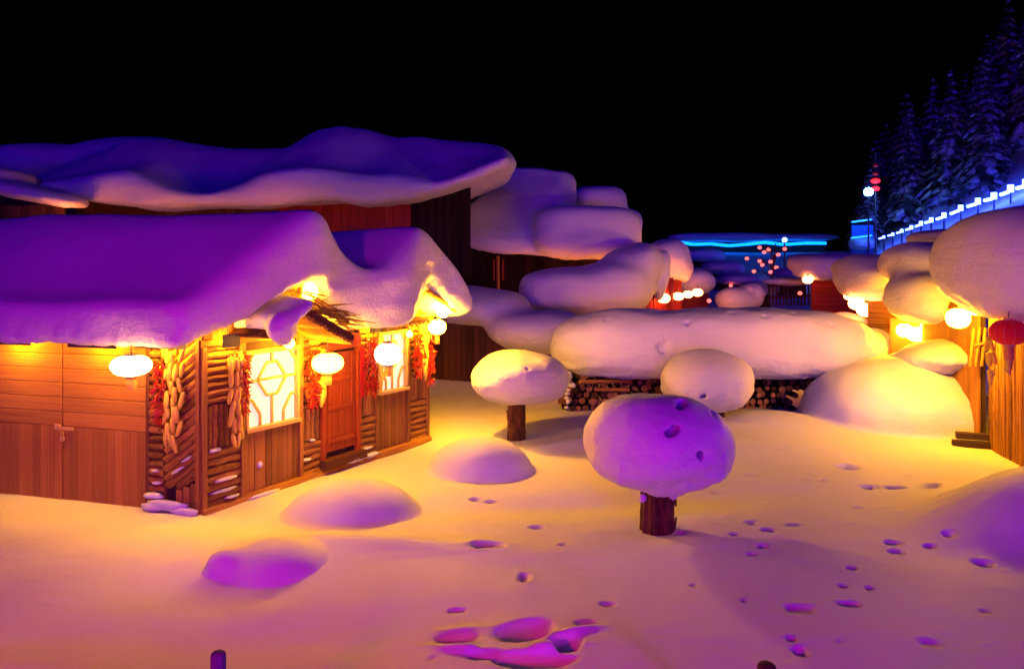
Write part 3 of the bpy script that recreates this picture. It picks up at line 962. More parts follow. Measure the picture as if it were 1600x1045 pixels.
# ------------------------------------------------------------------ snow mushrooms
def mushroom(u, v, y, ru, rv, dents, label, stump_uv, stump_r, seed, h=0.04, p=2.15, lean=0.0, ext=()):
    s = y / FPX
    f = selli(at(u, v, y), (ru * s, ru * s * .93, rv * s), p, .3, lean, rv * s * .92)
    fs = [f] + [E(*e) for e in ext]
    f = rough(union(fs, .25), .075, .75, seed)
    gs = []
    for (du, dv, r0, r1) in dents:
        c = ray_hit(f, du, dv, y - 2, y + 2)
        gs.append(selli(c + Vector((0, .03, 0)), (r0 * s, .19, r1 * s * 1.15), 2.0, 0, .45))
    f2 = carve(f, gs, .012)
    f3 = rough(f2, .010, .10, seed + 9, 1)
    su, v0, v1 = stump_uv
    base = at(su, v1, y)
    gz = float(ground_base(base.x, base.y))
    root = empty("snow_mushroom", (base.x, base.y, gz))
    c = at(u, v, y); R = ru * s * 1.25
    o = surf("snow_cap", f3, (c.x - R, c.y - R, c.z - rv * s * 1.5), (c.x + R, c.y + R, c.z + rv * s * 1.4), h, SNOW, root); into(o, root)
    top = at(su, v0, y).z + .1
    rr = random.Random(seed)
    nv, ns = 12, 26
    vs, fs = [], []
    ridge = [rr.uniform(-.07, .07) + (.06 if j % 3 == 0 else 0) for j in range(ns)]
    for i in range(nv):
        zz = -.35 + (top - gz + .45) * i / (nv - 1)
        for j in range(ns):
            a = 2 * math.pi * j / ns
            q = stump_r * (1.05 - .10 * i / nv + ridge[j] + rr.uniform(-.035, .035))
            vs.append((q * math.cos(a) + .05 * stump_r * i / nv, q * math.sin(a), zz))
    for i in range(nv - 1):
        for j in range(ns):
            a, b = i * ns + j, i * ns + (j + 1) % ns
            fs.append((a, b, b + ns, a + ns))
    st = MB().add(vs, fs).obj("stump", BARKV, root)
    for j in range(5):                                   # loose bark
        a = rr.uniform(math.pi, 2 * math.pi)
        q = stump_r * 1.10
        z0 = rr.uniform(.05, max(.1, top - gz - .2)); hgt = rr.uniform(.10, .22)
        MB().box((q * math.cos(a), q * math.sin(a), z0 + hgt / 2), (.012, stump_r * rr.uniform(.12, .25), hgt / 2), Matrix.Rotation(a, 3, 'Z') @ Matrix.Rotation(rr.uniform(-.12, .2), 3, 'Y')).obj("bark_flake", BARKV, root)
    tag(root, label, "snow mushroom", "snow caps on tree stumps")
    return root
BARKV = wood_mat("stump_bark", (0.035, 0.014, 0.008), (0.17, 0.07, 0.03), 'Z', (2.0, 16, 16), 0.9, 1.0, 0.2)
near_m = mushroom(1028, 690, 10.3, 113, 76, [(1066, 631, 15, 5), (1051, 675, 13, 5), (1094, 712, 4, 7), (1116, 648, 4, 3)],
         "nearest and largest snow mushroom, pitted, on a dark stump", (1027, 768, 820), .215, 1, .028, ext=((1085, 705, 10.2, 52, 50, .5, 2.0), (990, 668, 10.3, 55, 42, .6, 2.0), (1045, 735, 10.2, 50, 38, .45, 2.0)))
mushroom(814, 591, 15.1, 76, 45, [(824, 577, 3, 1.5)], "snow mushroom on a slender stump left of the wood pile", (806, 638, 688), .165, 2, .042)
mushroom(1105, 597, 16.3, 73, 48, [(1100, 620, 5, 3)], "snow mushroom half hidden behind the largest one, before the wood pile", (1120, 640, 668), .16, 3, .045)
# snow collar and torn bark on the nearest stump
for i, (du, dv, r) in enumerate([(1004, 778, .05), (1052, 774, .055), (1030, 770, .06)]):
    o = lump("snow_collar", at(du, dv, 10.10), (r, r * .7, r * 1.1), near_m, 40 + i); into(o, near_m)

# ------------------------------------------------------------------ mounds in the yard
def mound(c, r, label, seed, p=2.0, yaw=0.0, extra=(), h=.045, amp=.03, k=.25, blend=.16):
    f = selli(c, r, p, yaw)
    e = rough(union([f] + list(extra), k), amp, .7, seed)
    f = lambda x, y, z: smin(e(x, y, z), z - ground_base(x, y) + .022, blend)
    R = max(r[0], r[1]) * (1.7 if extra else 1.45)
    root = surf("snow_mound", f, (c[0] - R, c[1] - R, -.35), (c[0] + R, c[1] + R, c[2] + r[2] * 1.35 + .1), h, SNOW, None, .004)
    tag(root, label, "snow mound", "low snow mounds in the yard")
    return root
mound((-2.27, 10.95, -.10), (.95, .80, .52), "low smooth snow mound before the cabin, middle one of three", 11, yaw=-.1)
mound((-2.80, 9.25, -.12), (.62, .50, .33), "smallest, nearest snow mound with a pointed left end", 12, yaw=-.2, extra=[selli((-3.40, 9.05, -.02), (.16, .13, .15), 2)])
mound((-.54, 13.05, -.10), (.90, .85, .66), "domed snow mound below the slender-stumped snow mushroom", 13)
bigm = [selli((8.75, 17.0, .2), (1.15, 1.2, 1.10), 2), selli((9.45, 16.3, .1), (.65, .9, .75), 2)]
mound((8.05, 16.8, -.1), (1.75, 1.6, 1.42), "large bright yellow-lit snow mound beside the right cabin", 14, p=2.1, extra=bigm, h=.06, amp=.05, k=.5)

# ------------------------------------------------------------------ wood pile under its long loaf of snow
pile = empty("wood_pile", at(1120, 640, 18.6)); pile.location.z = 0
tag(pile, "long stack of firewood under a loaf of snow across the yard", "wood pile")
lf = rough(union([E(1105, 533, 18.3, 238, 50, 1.15, 2.7, roll=0.03), E(960, 533, 18.3, 95, 45, 1.05, 2.3), E(1290, 543, 18.2, 78, 43, 1.1, 2.2), E(1120, 560, 18.0, 220, 24, .9, 2.4)], .35), .075, .9, 31)
holes = []
for (u, v, a, b) in [(948, 499, 5, 3), (1073, 505, 5, 4), (1036, 541, 10, 10), (1195, 494, 6, 2), (1143, 489, 4, 2), (1245, 489, 8, 2.5), (1300, 508, 4, 2), (1275, 503, 3, 2), (1042, 534, 5, 4)]:
    c = ray_hit(lf, u, v, 15, 20)
    holes.append(selli(c, (a * .0152, .07, b * .0152 + .02), 2))
lf = rough(carve(lf, holes, .04), .016, .16, 33, 1)
o = surf("snow_loaf", lf, (.5, 16.6, .35), (9.3, 20.0, 2.9), .055, SNOW, pile); into(o, pile)
def end_mesh():
    mb = MB()
    n = 10
    mb.tube([(0, -.5, 0), (0, .5, 0)], 1.0, n, cap=False)
    me_s = mb
    c0 = len(mb.v)
    mb.f.append(tuple(range(n))[::-1]); mb.f.append(tuple(range(n, 2 * n)))
    me = mb.mesh("firewood")
    me.materials.append(BARK); me.materials.append(ENDW)
    for p in me.polygons:
        if len(p.vertices) == n: p.material_index = 1
    return me
FIRE = end_mesh()
x0, x1 = 1.15, 9.0
rr = random.Random(12)
cells, cnt = [], 0
y = 18.0
row = 0
z = 0.06
while z < 1.15:
    x = x0 + (0.0 if row % 2 else .085)
    while x < x1:
        r = rr.uniform(.055, .088)
        cells.append((x + rr.uniform(-.015, .015), z + rr.uniform(-.012, .012), r)); x += .172
    z += .149; row += 1
cells = [c for c in cells if not (.0 < c[1] < .4 and c[0] > 6.6)]
for (x, z, r) in cells[:330]:
    o = link("firewood", FIRE, None, pile)
    o.matrix_parent_inverse = Matrix.Translation(-pile.location)
    o.location = (x, 18.45 + rr.uniform(-.06, .12), z)
    o.scale = (r, .9, r)
    o.rotation_euler = (rr.uniform(-.05, .05), rr.uniform(0, 6), rr.uniform(-.10, .10))
for (u, v, dx) in [(905, 596, 1.2), (930, 608, .8), (985, 590, .7)]:       # some lie crosswise
    p = at(u, v, 17.9)
    o = place_log("crosswise_log", p, p + Vector((dx, .05, rr.uniform(-.03, .03))), .045, (0, -1, 0), pile, None)
    o.matrix_parent_inverse = Matrix.Translation(-pile.location)
    o.data = LOGS[0]
for i in range(9):
    o = lump("snow_crust", (1.33 + rr.uniform(-.08, .10), 17.9, .10 + i * .1 + rr.uniform(-.04, .04)), (rr.uniform(.04, .11), .06, rr.uniform(.025, .07)), pile, 60 + i); into(o, pile)

# ------------------------------------------------------------------ dark plank shed behind the cabin
def put(root, o):
    o.matrix_parent_inverse = Matrix.Translation(-Vector(root.location)); return o
def plank_wall(root, a, b, z0, z1, w, mat, nrm=(0, -1, 0), th=.05, name="plank", back=True, rail=False):
    a, b = Vector(a), Vector(b)
    L = (b - a).length; n = max(1, round(L / w)); d = (b - a) / n
    nr = Vector(nrm).normalized()
    for i in range(n):
        p = a + d * (i + .5)
        j = random.uniform(-.012, .012)
        p = p + nr * j
        put(root, place_board(name, Vector((p.x, p.y, z0)), Vector((p.x, p.y, z1 + random.uniform(-.03, .03))), L / n - .012, th, nr, root, mat))
    if back:
        m = (a + b) / 2 - nr * .08
        put(root, place_board("backing", a - nr * .08 + Vector((0, 0, (z0 + z1) / 2 - a.z)), b - nr * .08 + Vector((0, 0, (z0 + z1) / 2 - b.z)), z1 - z0 - .04, .06, nr, root, BACK))
def hboard_wall(root, a, b, z0, z1, w, mat, nrm=(0, -1, 0), th=.05, name="board"):
    a, b = Vector(a), Vector(b)
    n = max(1, round((z1 - z0) / w)); st = (z1 - z0) / n
    nr = Vector(nrm).normalized()
    for i in range(n):
        z = z0 + st * (i + .5)
        put(root, place_board(name, Vector((a.x, a.y, z)), Vector((b.x, b.y, z)), st - .010, th, nr, root, mat))
    put(root, place_board("backing", Vector((a.x, a.y, (z0 + z1) / 2)) - nr * .08, Vector((b.x, b.y, (z0 + z1) / 2)) - nr * .08, z1 - z0 - .04, .06, nr, root, BACK))

def blob_house(name, loc, label, cat, prims, k, lo, hi, h, amp=.06, sc=1.2, seed=1, part="snow_roof"):
    root = empty(name, loc)
    tag(root, label, cat)
    f = rough(union(prims, k), amp, sc, seed)
    put(root, surf(part, f, lo, hi, h, SNOW, root))
    return root

shed = blob_house("plank_shed", (-.8, 21.2, 0), "dark plank shed between the cabin and the wood pile", "shed",
    [E(835, 515, 20.6, 72, 30, 1.4, 2.2), E(880, 520, 20.8, 40, 25, 1.3, 2.2), E(765, 478, 21.8, 60, 26, 1.5, 2.2), E(700, 478, 22.2, 70, 30, 1.4, 2.2)], .5,
    (-3.6, 18.6, .6), (2.9, 24.2, 3.6), .07, .05, 1.0, 41)
plank_wall(shed, (-2.7, 21.1, 0), (-.55, 21.1, 0), -.2, 2.05, .17, DARKW)
plank_wall(shed, (-.55, 21.1, 0), (1.9, 21.3, 0), -.2, 1.30, .17, DARKW)
put(shed, place_log("eave_pole", (-2.7, 20.95, 1.98), (-.45, 20.95, 1.80), .05, (0, -1, 0), shed))

gabled = blob_house("gabled_hut", (3.0, 24.5, .5), "gabled hut with pink snow roof and red-lit wall at the middle", "hut",
    [E(912, 455, 23.8, 100, 36, 1.5, 3.0, roll=-.02), E(960, 448, 23.8, 50, 38, 1.4, 2.6), E(1003, 408, 24.4, 28, 28, 1.2, 2.2, roll=.4), E(980, 430, 24.2, 42, 42, 1.2, 2.4), E(1034, 430, 24.5, 10, 40, .6, 2.0, roll=-.15)], .3,
    (-.4, 21.2, 1.0), (5.6, 27.2, 4.6), .075, .05, 1.2, 51)
plank_wall(gabled, at(1003, 500, 24.2), at(1052, 500, 25.6), .3, 2.9, .20, REDB, (.8, -.6, 0))
plank_wall(gabled, at(845, 500, 24.0), at(1003, 500, 24.2), .3, 2.2, .20, DARKW)
put(gabled, place_board("barge_board", at(1030, 412, 24.0), at(1004, 478, 23.6), .16, .06, (.6, -.8, 0), gabled, DARKW))
put(gabled, place_board("barge_board", at(1032, 412, 24.0), at(1046, 470, 25.0), .16, .06, (.6, -.8, 0), gabled, REDB))

second = blob_house("small_hut", (6.2, 28.5, .8), "small hut with a drooping snow hood behind the gabled hut", "hut",
    [E(1052, 405, 27.5, 26, 30, 1.0, 2.2, roll=.3), E(1035, 400, 27.8, 26, 24, 1.2, 2.2), E(1032, 440, 27.2, 14, 34, .5, 2.0, roll=-.3), E(1070, 424, 27.6, 8, 16, .5, 2)], .3,
    (4.0, 25.8, 1.5), (7.2, 30.2, 5.2), .06, .04, .8, 52)
plank_wall(second, at(1024, 490, 27.9), at(1064, 490, 28.4), .6, 3.0, .2, REDB)
third = blob_house("low_hut", (7.2, 31, 1.0), "low hut with a violet snow roof left of the lantern tree", "hut",
    [E(1078, 440, 30.5, 34, 20, 1.2, 2.3, roll=.12), E(1100, 444, 30.5, 14, 14, .8, 2)], .3, (5.2, 28.6, 1.5), (9.0, 32.6, 4.0), .06, .04, .8, 53)
plank_wall(third, at(1052, 490, 30.6), at(1106, 490, 31.0), .8, 2.6, .2, REDB)

# ------------------------------------------------------------------ two-roofed hut in the middle
def mid_roof(x, y, z):
    xl = np.interp(y, [26.3, 30.2], [-2.45, 0.05]); xr = np.interp(y, [26.3, 28, 30.2], [.95, 1.7, 2.7])
    zt = np.interp(y, [26.2, 26.7, 28.0, 29.4, 30.3], [4.35, 4.72, 5.85, 6.95, 7.15])
    zb = np.interp(y, [26.2, 30.3], [3.70, 6.0]) - .20 * (x + .8)
    d = smax((z - zt + .05 * (x + .5)) * .8, (zb - z) * .85, .3)
    d = smax(d, (xl - x) * .85, .4); d = smax(d, (x - xr) * .9, .5)
    d = smax(d, 26.15 + .12 * np.sin(x * 1.7) - y, .4)
    return smax(d, y - 30.2, .5)
mid = blob_house("double_roof_hut", (1.2, 28.5, 1.8), "dark-walled hut with two swollen blue snow roofs at the middle", "hut",
    [mid_roof, E(916, 364, 26.7, 84, 41, 1.5, 3.4, roll=-.02)], .35,
    (-3.6, 24.0, 2.6), (5.4, 32.2, 8.2), .085, .06, 1.3, 61)
plank_wall(mid, at(695, 460, 27.6), at(860, 460, 27.6), 1.2, 4.1, .22, BLACKW)
plank_wall(mid, at(850, 460, 27.2), at(990, 460, 27.0), 1.2, 3.7, .22, BLACKW)
put(mid, place_log("post", at(778, 400, 26.9), at(778, 460, 26.9), .06, (0, -1, 0), mid))
for u in (772, 786):
    put(mid, place_board("window_bar", at(u, 405, 27.3), at(u, 438, 27.3), .07, .04, (0, -1, 0), mid, DOORW))
rear = blob_house("rear_hut", (3.8, 33, 2.0), "rear hut showing only a blue snow hump over the two-roofed hut", "hut",
    [E(930, 312, 32.0, 42, 20, 1.6, 2.4), E(955, 318, 31.6, 22, 20, 1.2, 2.2), E(985, 350, 32.0, 16, 22, 1.2, 2.2)], .4, (1.8, 29.6, 3.5), (6.0, 34.4, 7.6), .08, .05, 1.1, 62)
plank_wall(rear, at(895, 420, 32.2), at(985, 420, 32.2), 1.8, 5.2, .25, DARKW)

# ------------------------------------------------------------------ long house behind the cabin
KB = np.array([(40, 290), (70, 292), (130, 310), (240, 326), (330, 322), (400, 320), (520, 314), (570, 323), (660, 310), (740, 285), (815, 252), (840, 240)], float)
KC = np.array([(40, 290), (70, 288), (150, 277), (210, 266), (245, 280), (280, 299), (330, 303), (380, 290), (430, 268), (480, 262), (560, 270), (620, 272), (690, 283), (740, 265), (800, 240), (840, 236)], float)
KR = np.array([(40, 280), (70, 272), (150, 240), (210, 215), (260, 215), (330, 226), (400, 232), (450, 230), (500, 202), (530, 195), (570, 200), (620, 212), (720, 218), (780, 226), (815, 246), (840, 270)], float)
def long_roof(x, y, z):
    u = 800 + x / 23.0 * FPX
    sm = lambda K, Y: EYE - ((np.interp(u - 12, K[:, 0], K[:, 1]) + np.interp(u, K[:, 0], K[:, 1]) + np.interp(u + 12, K[:, 0], K[:, 1])) / 3 - HOR) / FPX * Y
    zb, zc = sm(KB, 22.6), sm(KC, 22.8)
    ur = 800 + x / 26.0 * FPX
    zr = EYE - (np.interp(ur, KR[:, 0], KR[:, 1]) - HOR) / FPX * 26.0
    k = sstep(22.4, 26.4, y)
    zt = zc + (zr - zc) * k - 0.5 * np.maximum(0, y - 26.2)
    d = smax((z - zt) * .8, (zb - z) * .9, .25)
    d = smax(d, 22.3 + .15 * np.sin(x * 1.3) - y, .45)
    d = smax(d, y - 28.2, .4)
    d = smax(d, x - .15, .5)
    return d
lo_house = blob_house("long_house", (-8, 24.5, 1.8), "long house with a wavy snow roof rising behind the cabin", "house", [long_roof], .55, (-15.0, 21.6, 4.4), (1.0, 29.0, 8.9), .09, .06, 1.3, 71)
plank_wall(lo_house, at(436, 345, 23.9), at(642, 345, 23.9), 3.0, 5.45, .28, REDB)
plank_wall(lo_house, at(642, 345, 23.9), at(735, 345, 23.6), 3.0, 5.9, .28, BLACKW)
plank_wall(lo_house, at(120, 345, 24.1), at(436, 345, 24.0), 3.0, 5.3, .28, DARKW)
lef = blob_house("left_house", (-13.5, 22.8, 1.6), "left house with a slanting violet snow edge at the picture's side", "house",
    [E(40, 300, 21.8, 95, 13, 1.0, 2.2, roll=-.20), E(-40, 282, 22.6, 90, 22, 1.6, 2.2)], .4, (-18.2, 19.8, 4.2), (-11.0, 25.2, 7.4), .08, .05, 1.2, 72)
plank_wall(lef, at(-60, 345, 21.9), at(100, 345, 21.9), 2.6, 5.05, .25, DARKW)
farl = blob_house("far_left_house", (-20, 32, 2.4), "far house whose dim snow roof fades into the dark upper left", "house",
    [E(60, 262, 31.5, 150, 34, 2.4, 2.2), E(230, 248, 31.0, 90, 30, 2.2, 2.2)], .8, (-26, 27.6, 4.6), (-8, 35.0, 9.6), .14, .10, 1.8, 73)
plank_wall(farl, at(-80, 345, 31.8), at(300, 345, 31.8), 3.0, 6.4, .35, DARKW)

# ------------------------------------------------------------------ the right cabin
rc = blob_house("right_cabin", (9.6, 13.2, 0), "right cabin with bark-strip wall and bulging snow roof at the edge", "cabin",
    [E(1590, 412, 13.2, 100, 84, 1.7, 2.3), E(1640, 420, 12.4, 100, 80, 1.6, 2.3), E(1525, 400, 14.6, 38, 42, .9, 2.1), E(1503, 428, 15.3, 32, 27, .7, 2.1), E(1620, 372, 15.0, 110, 50, 1.8, 2.3)], .45,
    (6.9, 10.4, 2.1), (12.6, 17.4, 5.4), .055, .05, .9, 81)
wa, wb = Vector((9.05, 14.55, 0)), Vector((8.40, 11.7, 0))
nr = Vector((-.975, .222, 0)).normalized()
n = 20
LOGS2 = LOGS
for i in range(n):                                 # upright bark strips
    p = wa + (wb - wa) * ((i + .5) / n)
    put(rc, place_log("bark_strip", (p.x, p.y, -.2), (p.x + random.uniform(-.02, .02), p.y, 2.75), .078, nr, rc, LOGS2))
put(rc, place_board("backing", wa + Vector((.1, 0, 1.3)), wb + Vector((.1, 0, 1.3)), 3.0, .06, nr, rc, BACK))
plank_wall(rc, wa + Vector((0, .05, 0)), wa + Vector((1.9, .45, 0)), -.2, 2.7, .16, DARKW, (-.2, -1, 0))
plank_wall(rc, Vector((9.35, 17.6, 0)), Vector((9.2, 15.2, 0)), -.2, 2.6, .16, PLANK, (-1, 0, 0))
for (u0, u1) in ((1522, 1522), (1531, 1531), (1540, 1540)):
    put(rc, place_board("lattice_bar", at(u0, 512, 15.0), at(u1 - 6, 572, 15.0), .05, .04, (-1, -.5, 0), rc, PLANK))
put(rc, place_board("lattice_bar", at(1520, 540, 14.98), at(1543, 535, 14.98), .05, .04, (-1, -.5, 0), rc, PLANK))
put(rc, place_log("eave_beam", at(1512, 478, 15.6), at(1590, 505, 12.6), .07, nr, rc))
put(rc, place_board("barge_board", at(1500, 472, 15.0), at(1528, 436, 15.2), .12, .05, (-.6, -.8, 0), rc, PLANK))
for (z, xx) in ((.10, .05), (.25, .12)):
    put(rc, place_board("stacked_beam", (8.35 + xx, 14.75, z - .06), (9.2 + xx, 14.45, z - .06), .12, .16, (-.3, -1, 0), rc, BACK))
lantern(at(1576, 519, 12.2), .56, .40, PAPER_R, "unlit red lantern with a faint added glow hanging at the right picture edge", cord=.12, caps=BRASS, tassel_h=.22)
corn_string(at(1556, 528, 12.9), .75, .20, "corn string under the eave of the right cabin", nr)
corn_string(at(1583, 540, 12.3), .45, .16, "short corn string below the red lantern", nr)
lantern(at(1497, 497, 14.2), .42, .36, L_HOT2, "large white lantern hanging at the right cabin's eave corner", cord=.1, tassel=False)
tb = empty("tube_lamp", at(1527, 488, 14.4)); tag(tb, "bright strip lamp under the right cabin's eave", "lamp")
MB().tube([(-.30, .05, .02), (.26, -.05, -.03)], .045, 10).obj("tube", L_TUBE, tb, True)
MB().box((0, .02, .08), (.32, .05, .02)).obj("fitting", IRON, tb)

# huts behind it
r2 = blob_house("orange_hut", (10.2, 18.6, 0), "hut with a hanging shaded snow lobe behind the right cabin", "hut",
    [E(1452, 465, 17.6, 56, 42, 1.3, 2.3), E(1440, 412, 18.6, 50, 34, 1.4, 2.2), E(1490, 430, 18.4, 60, 40, 1.5, 2.2), E(1480, 372, 21.0, 45, 15, 1.5, 2.2)], .4,
    (7.6, 15.9, 1.6), (13.4, 23.0, 5.0), .065, .05, .9, 82)
hboard_wall(r2, (9.2, 20.0, 0), (11.2, 19.0, 0), 0, 2.4, .13, LOG, (-.5, -.85, 0))
put(r2, place_board("red_curtain", at(1424, 497, 18.6), at(1424, 560, 18.6), .95, .03, (-.2, -1, 0), r2, CLOTH))
r3 = blob_house("pink_hut", (10.4, 22.2, .2), "hut with a rosy snow hood and log wall beyond the wood pile", "hut",
    [E(1362, 436, 21.2, 44, 33, 1.4, 2.3, roll=.1), E(1345, 420, 22.2, 34, 20, 1.4, 2.2), E(1400, 420, 22.6, 40, 24, 1.4, 2.2)], .4,
    (8.0, 19.0, 1.8), (12.6, 25.0, 4.4), .07, .05, 1.0, 83)
hboard_wall(r3, at(1350, 500, 21.8), at(1412, 500, 21.2), .2, 2.7, .15, LOG, (-.3, -1, 0))
r4 = blob_house("red_boarded_house", (12, 29, .6), "red boarded house with a flat blue snow roof", "house",
    [E(1300, 412, 28.2, 62, 18, 1.8, 2.6), E(1285, 425, 27.6, 36, 12, 1.1, 2.4)], .4, (9.6, 25.2, 2.0), (14.2, 31.0, 4.4), .075, .05, 1.2, 84)
hboard_wall(r4, at(1268, 520, 27.9), at(1362, 520, 27.5), .2, 2.95, .16, REDB)
# snow heaps between
for i, (prims, lo, hi, lab) in enumerate([
    ([E(1474, 553, 16.5, 58, 22, .9, 2.0, roll=.16), E(1440, 566, 17.0, 50, 16, .9, 2.0)], (7.9, 15.6, .3), (10.9, 18.4, 2.4), "shaded snow heap under the hanging lanterns by the right cabin"),
    ([E(1362, 548, 19.6, 32, 34, .8, 2.1)], (8.0, 18.2, .2), (10.2, 21.0, 2.4), "snow heap at the right end of the wood pile"),
    ([E(1322, 502, 22.0, 28, 14, .8, 2.1)], (8.6, 20.8, .9), (10.8, 23.2, 2.4), "little snow heap above the wood pile's right shoulder")]):
    o = surf("snow_heap", rough(union(prims, .3), .04, .7, 90 + i), lo, hi, .05, SNOW)
    tag(o, lab, "snow heap")
far_l = [(1354, 484, 20.4, .52, .36, "frontmost white lantern of the cluster before the rosy hut"), (1338, 474, 21.0, .42, .34, "middle white lantern of the cluster before the rosy hut"),
         (1327, 462, 21.8, .30, .24, "smallest, hindmost lantern of the cluster before the rosy hut"),
         (1413, 516, 18.2, .36, .32, "left white lantern above the red curtain"), (1432, 522, 18.0, .44, .34, "lower white lantern on the red curtain"), (1450, 513, 18.4, .38, .30, "right white lantern above the red curtain"),
         (1472, 508, 17.6, .34, .26, "white lantern between the red curtain and the strip lamp")]
for (u, v, y_, w, h_, lab) in far_l:
    lantern(at(u, v, y_), w, h_, L_HOT2 if u > 1400 else L_FAR, lab, "white lanterns among the right huts", tassel=False, cord=.15, small=True)

# lanterns on the small huts in the middle
for (u, v, y_, w, lab) in [(1037, 466, 24.6, .42, "nearest of the row of white lanterns on the red hut"), (1060, 463, 25.8, .36, "second of the row of white lanterns on the red hut"),
        (1075, 460, 26.8, .34, "third of the row of white lanterns on the red hut"), (1090, 457, 27.6, .38, "last of the row of white lanterns on the red hut"), (1044, 449, 26.0, .36, "upper white lantern under the small hut's hood"),
        (1262, 437, 27.0, .36, "white lantern at the corner of the red boarded house")]:
    lantern(at(u, v, y_), w, w * .72, L_FAR, lab, "white lanterns on the middle huts", tassel=False, cord=.15, small=True)
# lane lanterns behind the cabin, then three added unseen to warm the huts
for (u, v, y_, lab) in [(110, 352, 21.2, "lantern in the lane behind the cabin, left of three"), (250, 352, 21.0, "lantern in the lane behind the cabin, middle of three"), (390, 352, 20.8, "lantern in the lane behind the cabin, right of three"),
        (860, 456, 25.4, "unseen lantern added to warm the left roof of the two-roofed hut"), (945, 452, 25.4, "unseen lantern added to warm the right roof of the two-roofed hut"), (930, 545, 20.0, "unseen lantern added behind the wood pile to light the shed")]:
    lantern(at(u, v, y_), .44, .32, L_FAR, lab, "lanterns hidden in the back lanes", tassel=False, cord=.15, small=True)
# unseen lanterns placed for the violet and rose light from the viewer's side
for (p, w, m, lab) in [((-3.5, -6.0, 1.5), .9, L_VIOLET, "large unseen violet lantern behind the viewer, left, for the front light"), ((5.5, -5.0, 1.7), .9, L_MAUVE, "large unseen mauve lantern behind the viewer, right, for the front light"),
                       ((-3.4, 1.6, 2.3), .7, L_ROSE, "unseen rose lantern beside the viewer, left of the view"), ((3.4, 0.4, 2.2), .7, L_PINK, "unseen pink-violet lantern beside the viewer, right of the view")]:
    lantern(p, w, w * .75, m, lab, "unseen lanterns around the viewer", tassel=True, cord=.4, small=True)

# ------------------------------------------------------------------ far village: cyan-edged building, lantern tree, street lamp, stair lights
fb = empty("far_long_building", at(1175, 395, 60)); tag(fb, "far long building whose eave glows with a cyan tube", "building")
p, q = at(1062, 379, 60), at(1292, 379, 60)
put(fb, place_board("wall", p + Vector((0, .3, -1.3)), q + Vector((0, .3, -1.3)), 3.2, .2, (0, -1, 0), fb, BACK))
us = [1062, 1085, 1110, 1140, 1165, 1195, 1225, 1260, 1292]
vs_ = [377, 380, 379, 382, 380, 377, 380, 378, 378]
for i in range(8):
    put(fb, place_board("light_tube", at(us[i], vs_[i] + 2, 59.6), at(us[i + 1] - 1, vs_[i + 1] + 2, 59.6), .22, .10, (0, -1, 0), fb, L_CYAN))
put(fb, surf("snow_roof", rough(union([E(1120, 371, 60, 75, 7, 1.5, 2.2), E(1230, 371, 60, 80, 6, 1.5, 2.2)], .3), .08, 1.6, 99), (11, 57.5, 3.5), (27, 62.5, 6.5), .12, SNOW, fb))

lt = empty("lantern_tree", (at(1205, 470, 42))); lt.location.z = float(ground_base(lt.location.x, 42))
tag(lt, "bare tree hung with small red lanterns beyond the huts", "tree")
b0 = Vector(lt.location)
put(lt, MB().tube([b0 + Vector((0, 0, -.3)), at(1207, 430, 42), at(1212, 380, 42)], [.10, .07, .03], 8).obj("trunk", BARK, lt))
TL = [(1187, 387), (1201, 390), (1194, 394), (1226, 389), (1216, 398), (1167, 404), (1187, 408), (1191, 414), (1213, 418), (1204, 425), (1178, 424), (1204, 409)]
for i, (u, v) in enumerate(TL):
    k0 = at(1209, min(v + 14, 440), 42); e = at(u, v - 5, 42 + random.uniform(-.5, .5))
    put(lt, MB().tube([k0, (k0 + e) / 2 + Vector((0, 0, .12)), e], [.035, .022, .012], 5).obj("branch", BARK, lt))
    pos = ["top left", "upper inner left", "upper left middle", "upper right", "right of the middle", "far left", "middle left", "lower middle left", "lower right", "bottom middle", "bottom left", "centre"][i]
    lantern(at(u, v, 41.8), .22, .18, L_RED, "small red-glowing lantern at the " + pos + " of the bare tree", "red lanterns in the bare tree", tassel=False, cord=.05, small=True)

def street_lamp(u, v, y, r, label, mat, h=None, strength=None):
    p = at(u, v, y); gz = float(ground_base(p.x, p.y + .3))
    root = empty("street_lamp", (p.x, p.y, gz)); tag(root, label, "street lamp")
    H = p.z - gz
    MB().tube([(0, .0, -.3), (0, 0, H - r * 1.1)], [.07, .045], 8).obj("pole", IRON, root)
    MB().lathe([(r * .3, -r * 1.15), (r * .45, -r * .95), (r * .4, -r * .85)], 10, (0, 0, H)).obj("collar", IRON, root)
    g = MB().lathe([(r * math.cos(a), r * math.sin(a)) for a in [-1.4 + 2.8 * i / 9 for i in range(10)]], 16, (0, 0, H)).obj("globe", mat, root, True)
    return root
street_lamp(1357, 300, 46, .26, "tall street lamp with a dazzling cold globe on the right", L_COLD)
street_lamp(1245, 407, 40, .14, "cold street lamp right of the lantern tree", L_COLDS)
street_lamp(1226, 375, 44, .14, "cold street lamp above the lantern tree", L_COLDS)
lp = empty("lantern_pole", at(1368, 330, 47)); lp.location.z = float(ground_base(lp.location.x, 47)); tag(lp, "thin pole behind the dazzling street lamp carrying red lanterns", "pole")
hh = at(1368, 238, 47).z - lp.location.z
MB().tube([(0, 0, -.3), (0, 0, hh)], [.06, .03], 8).obj("shaft", IRON, lp)
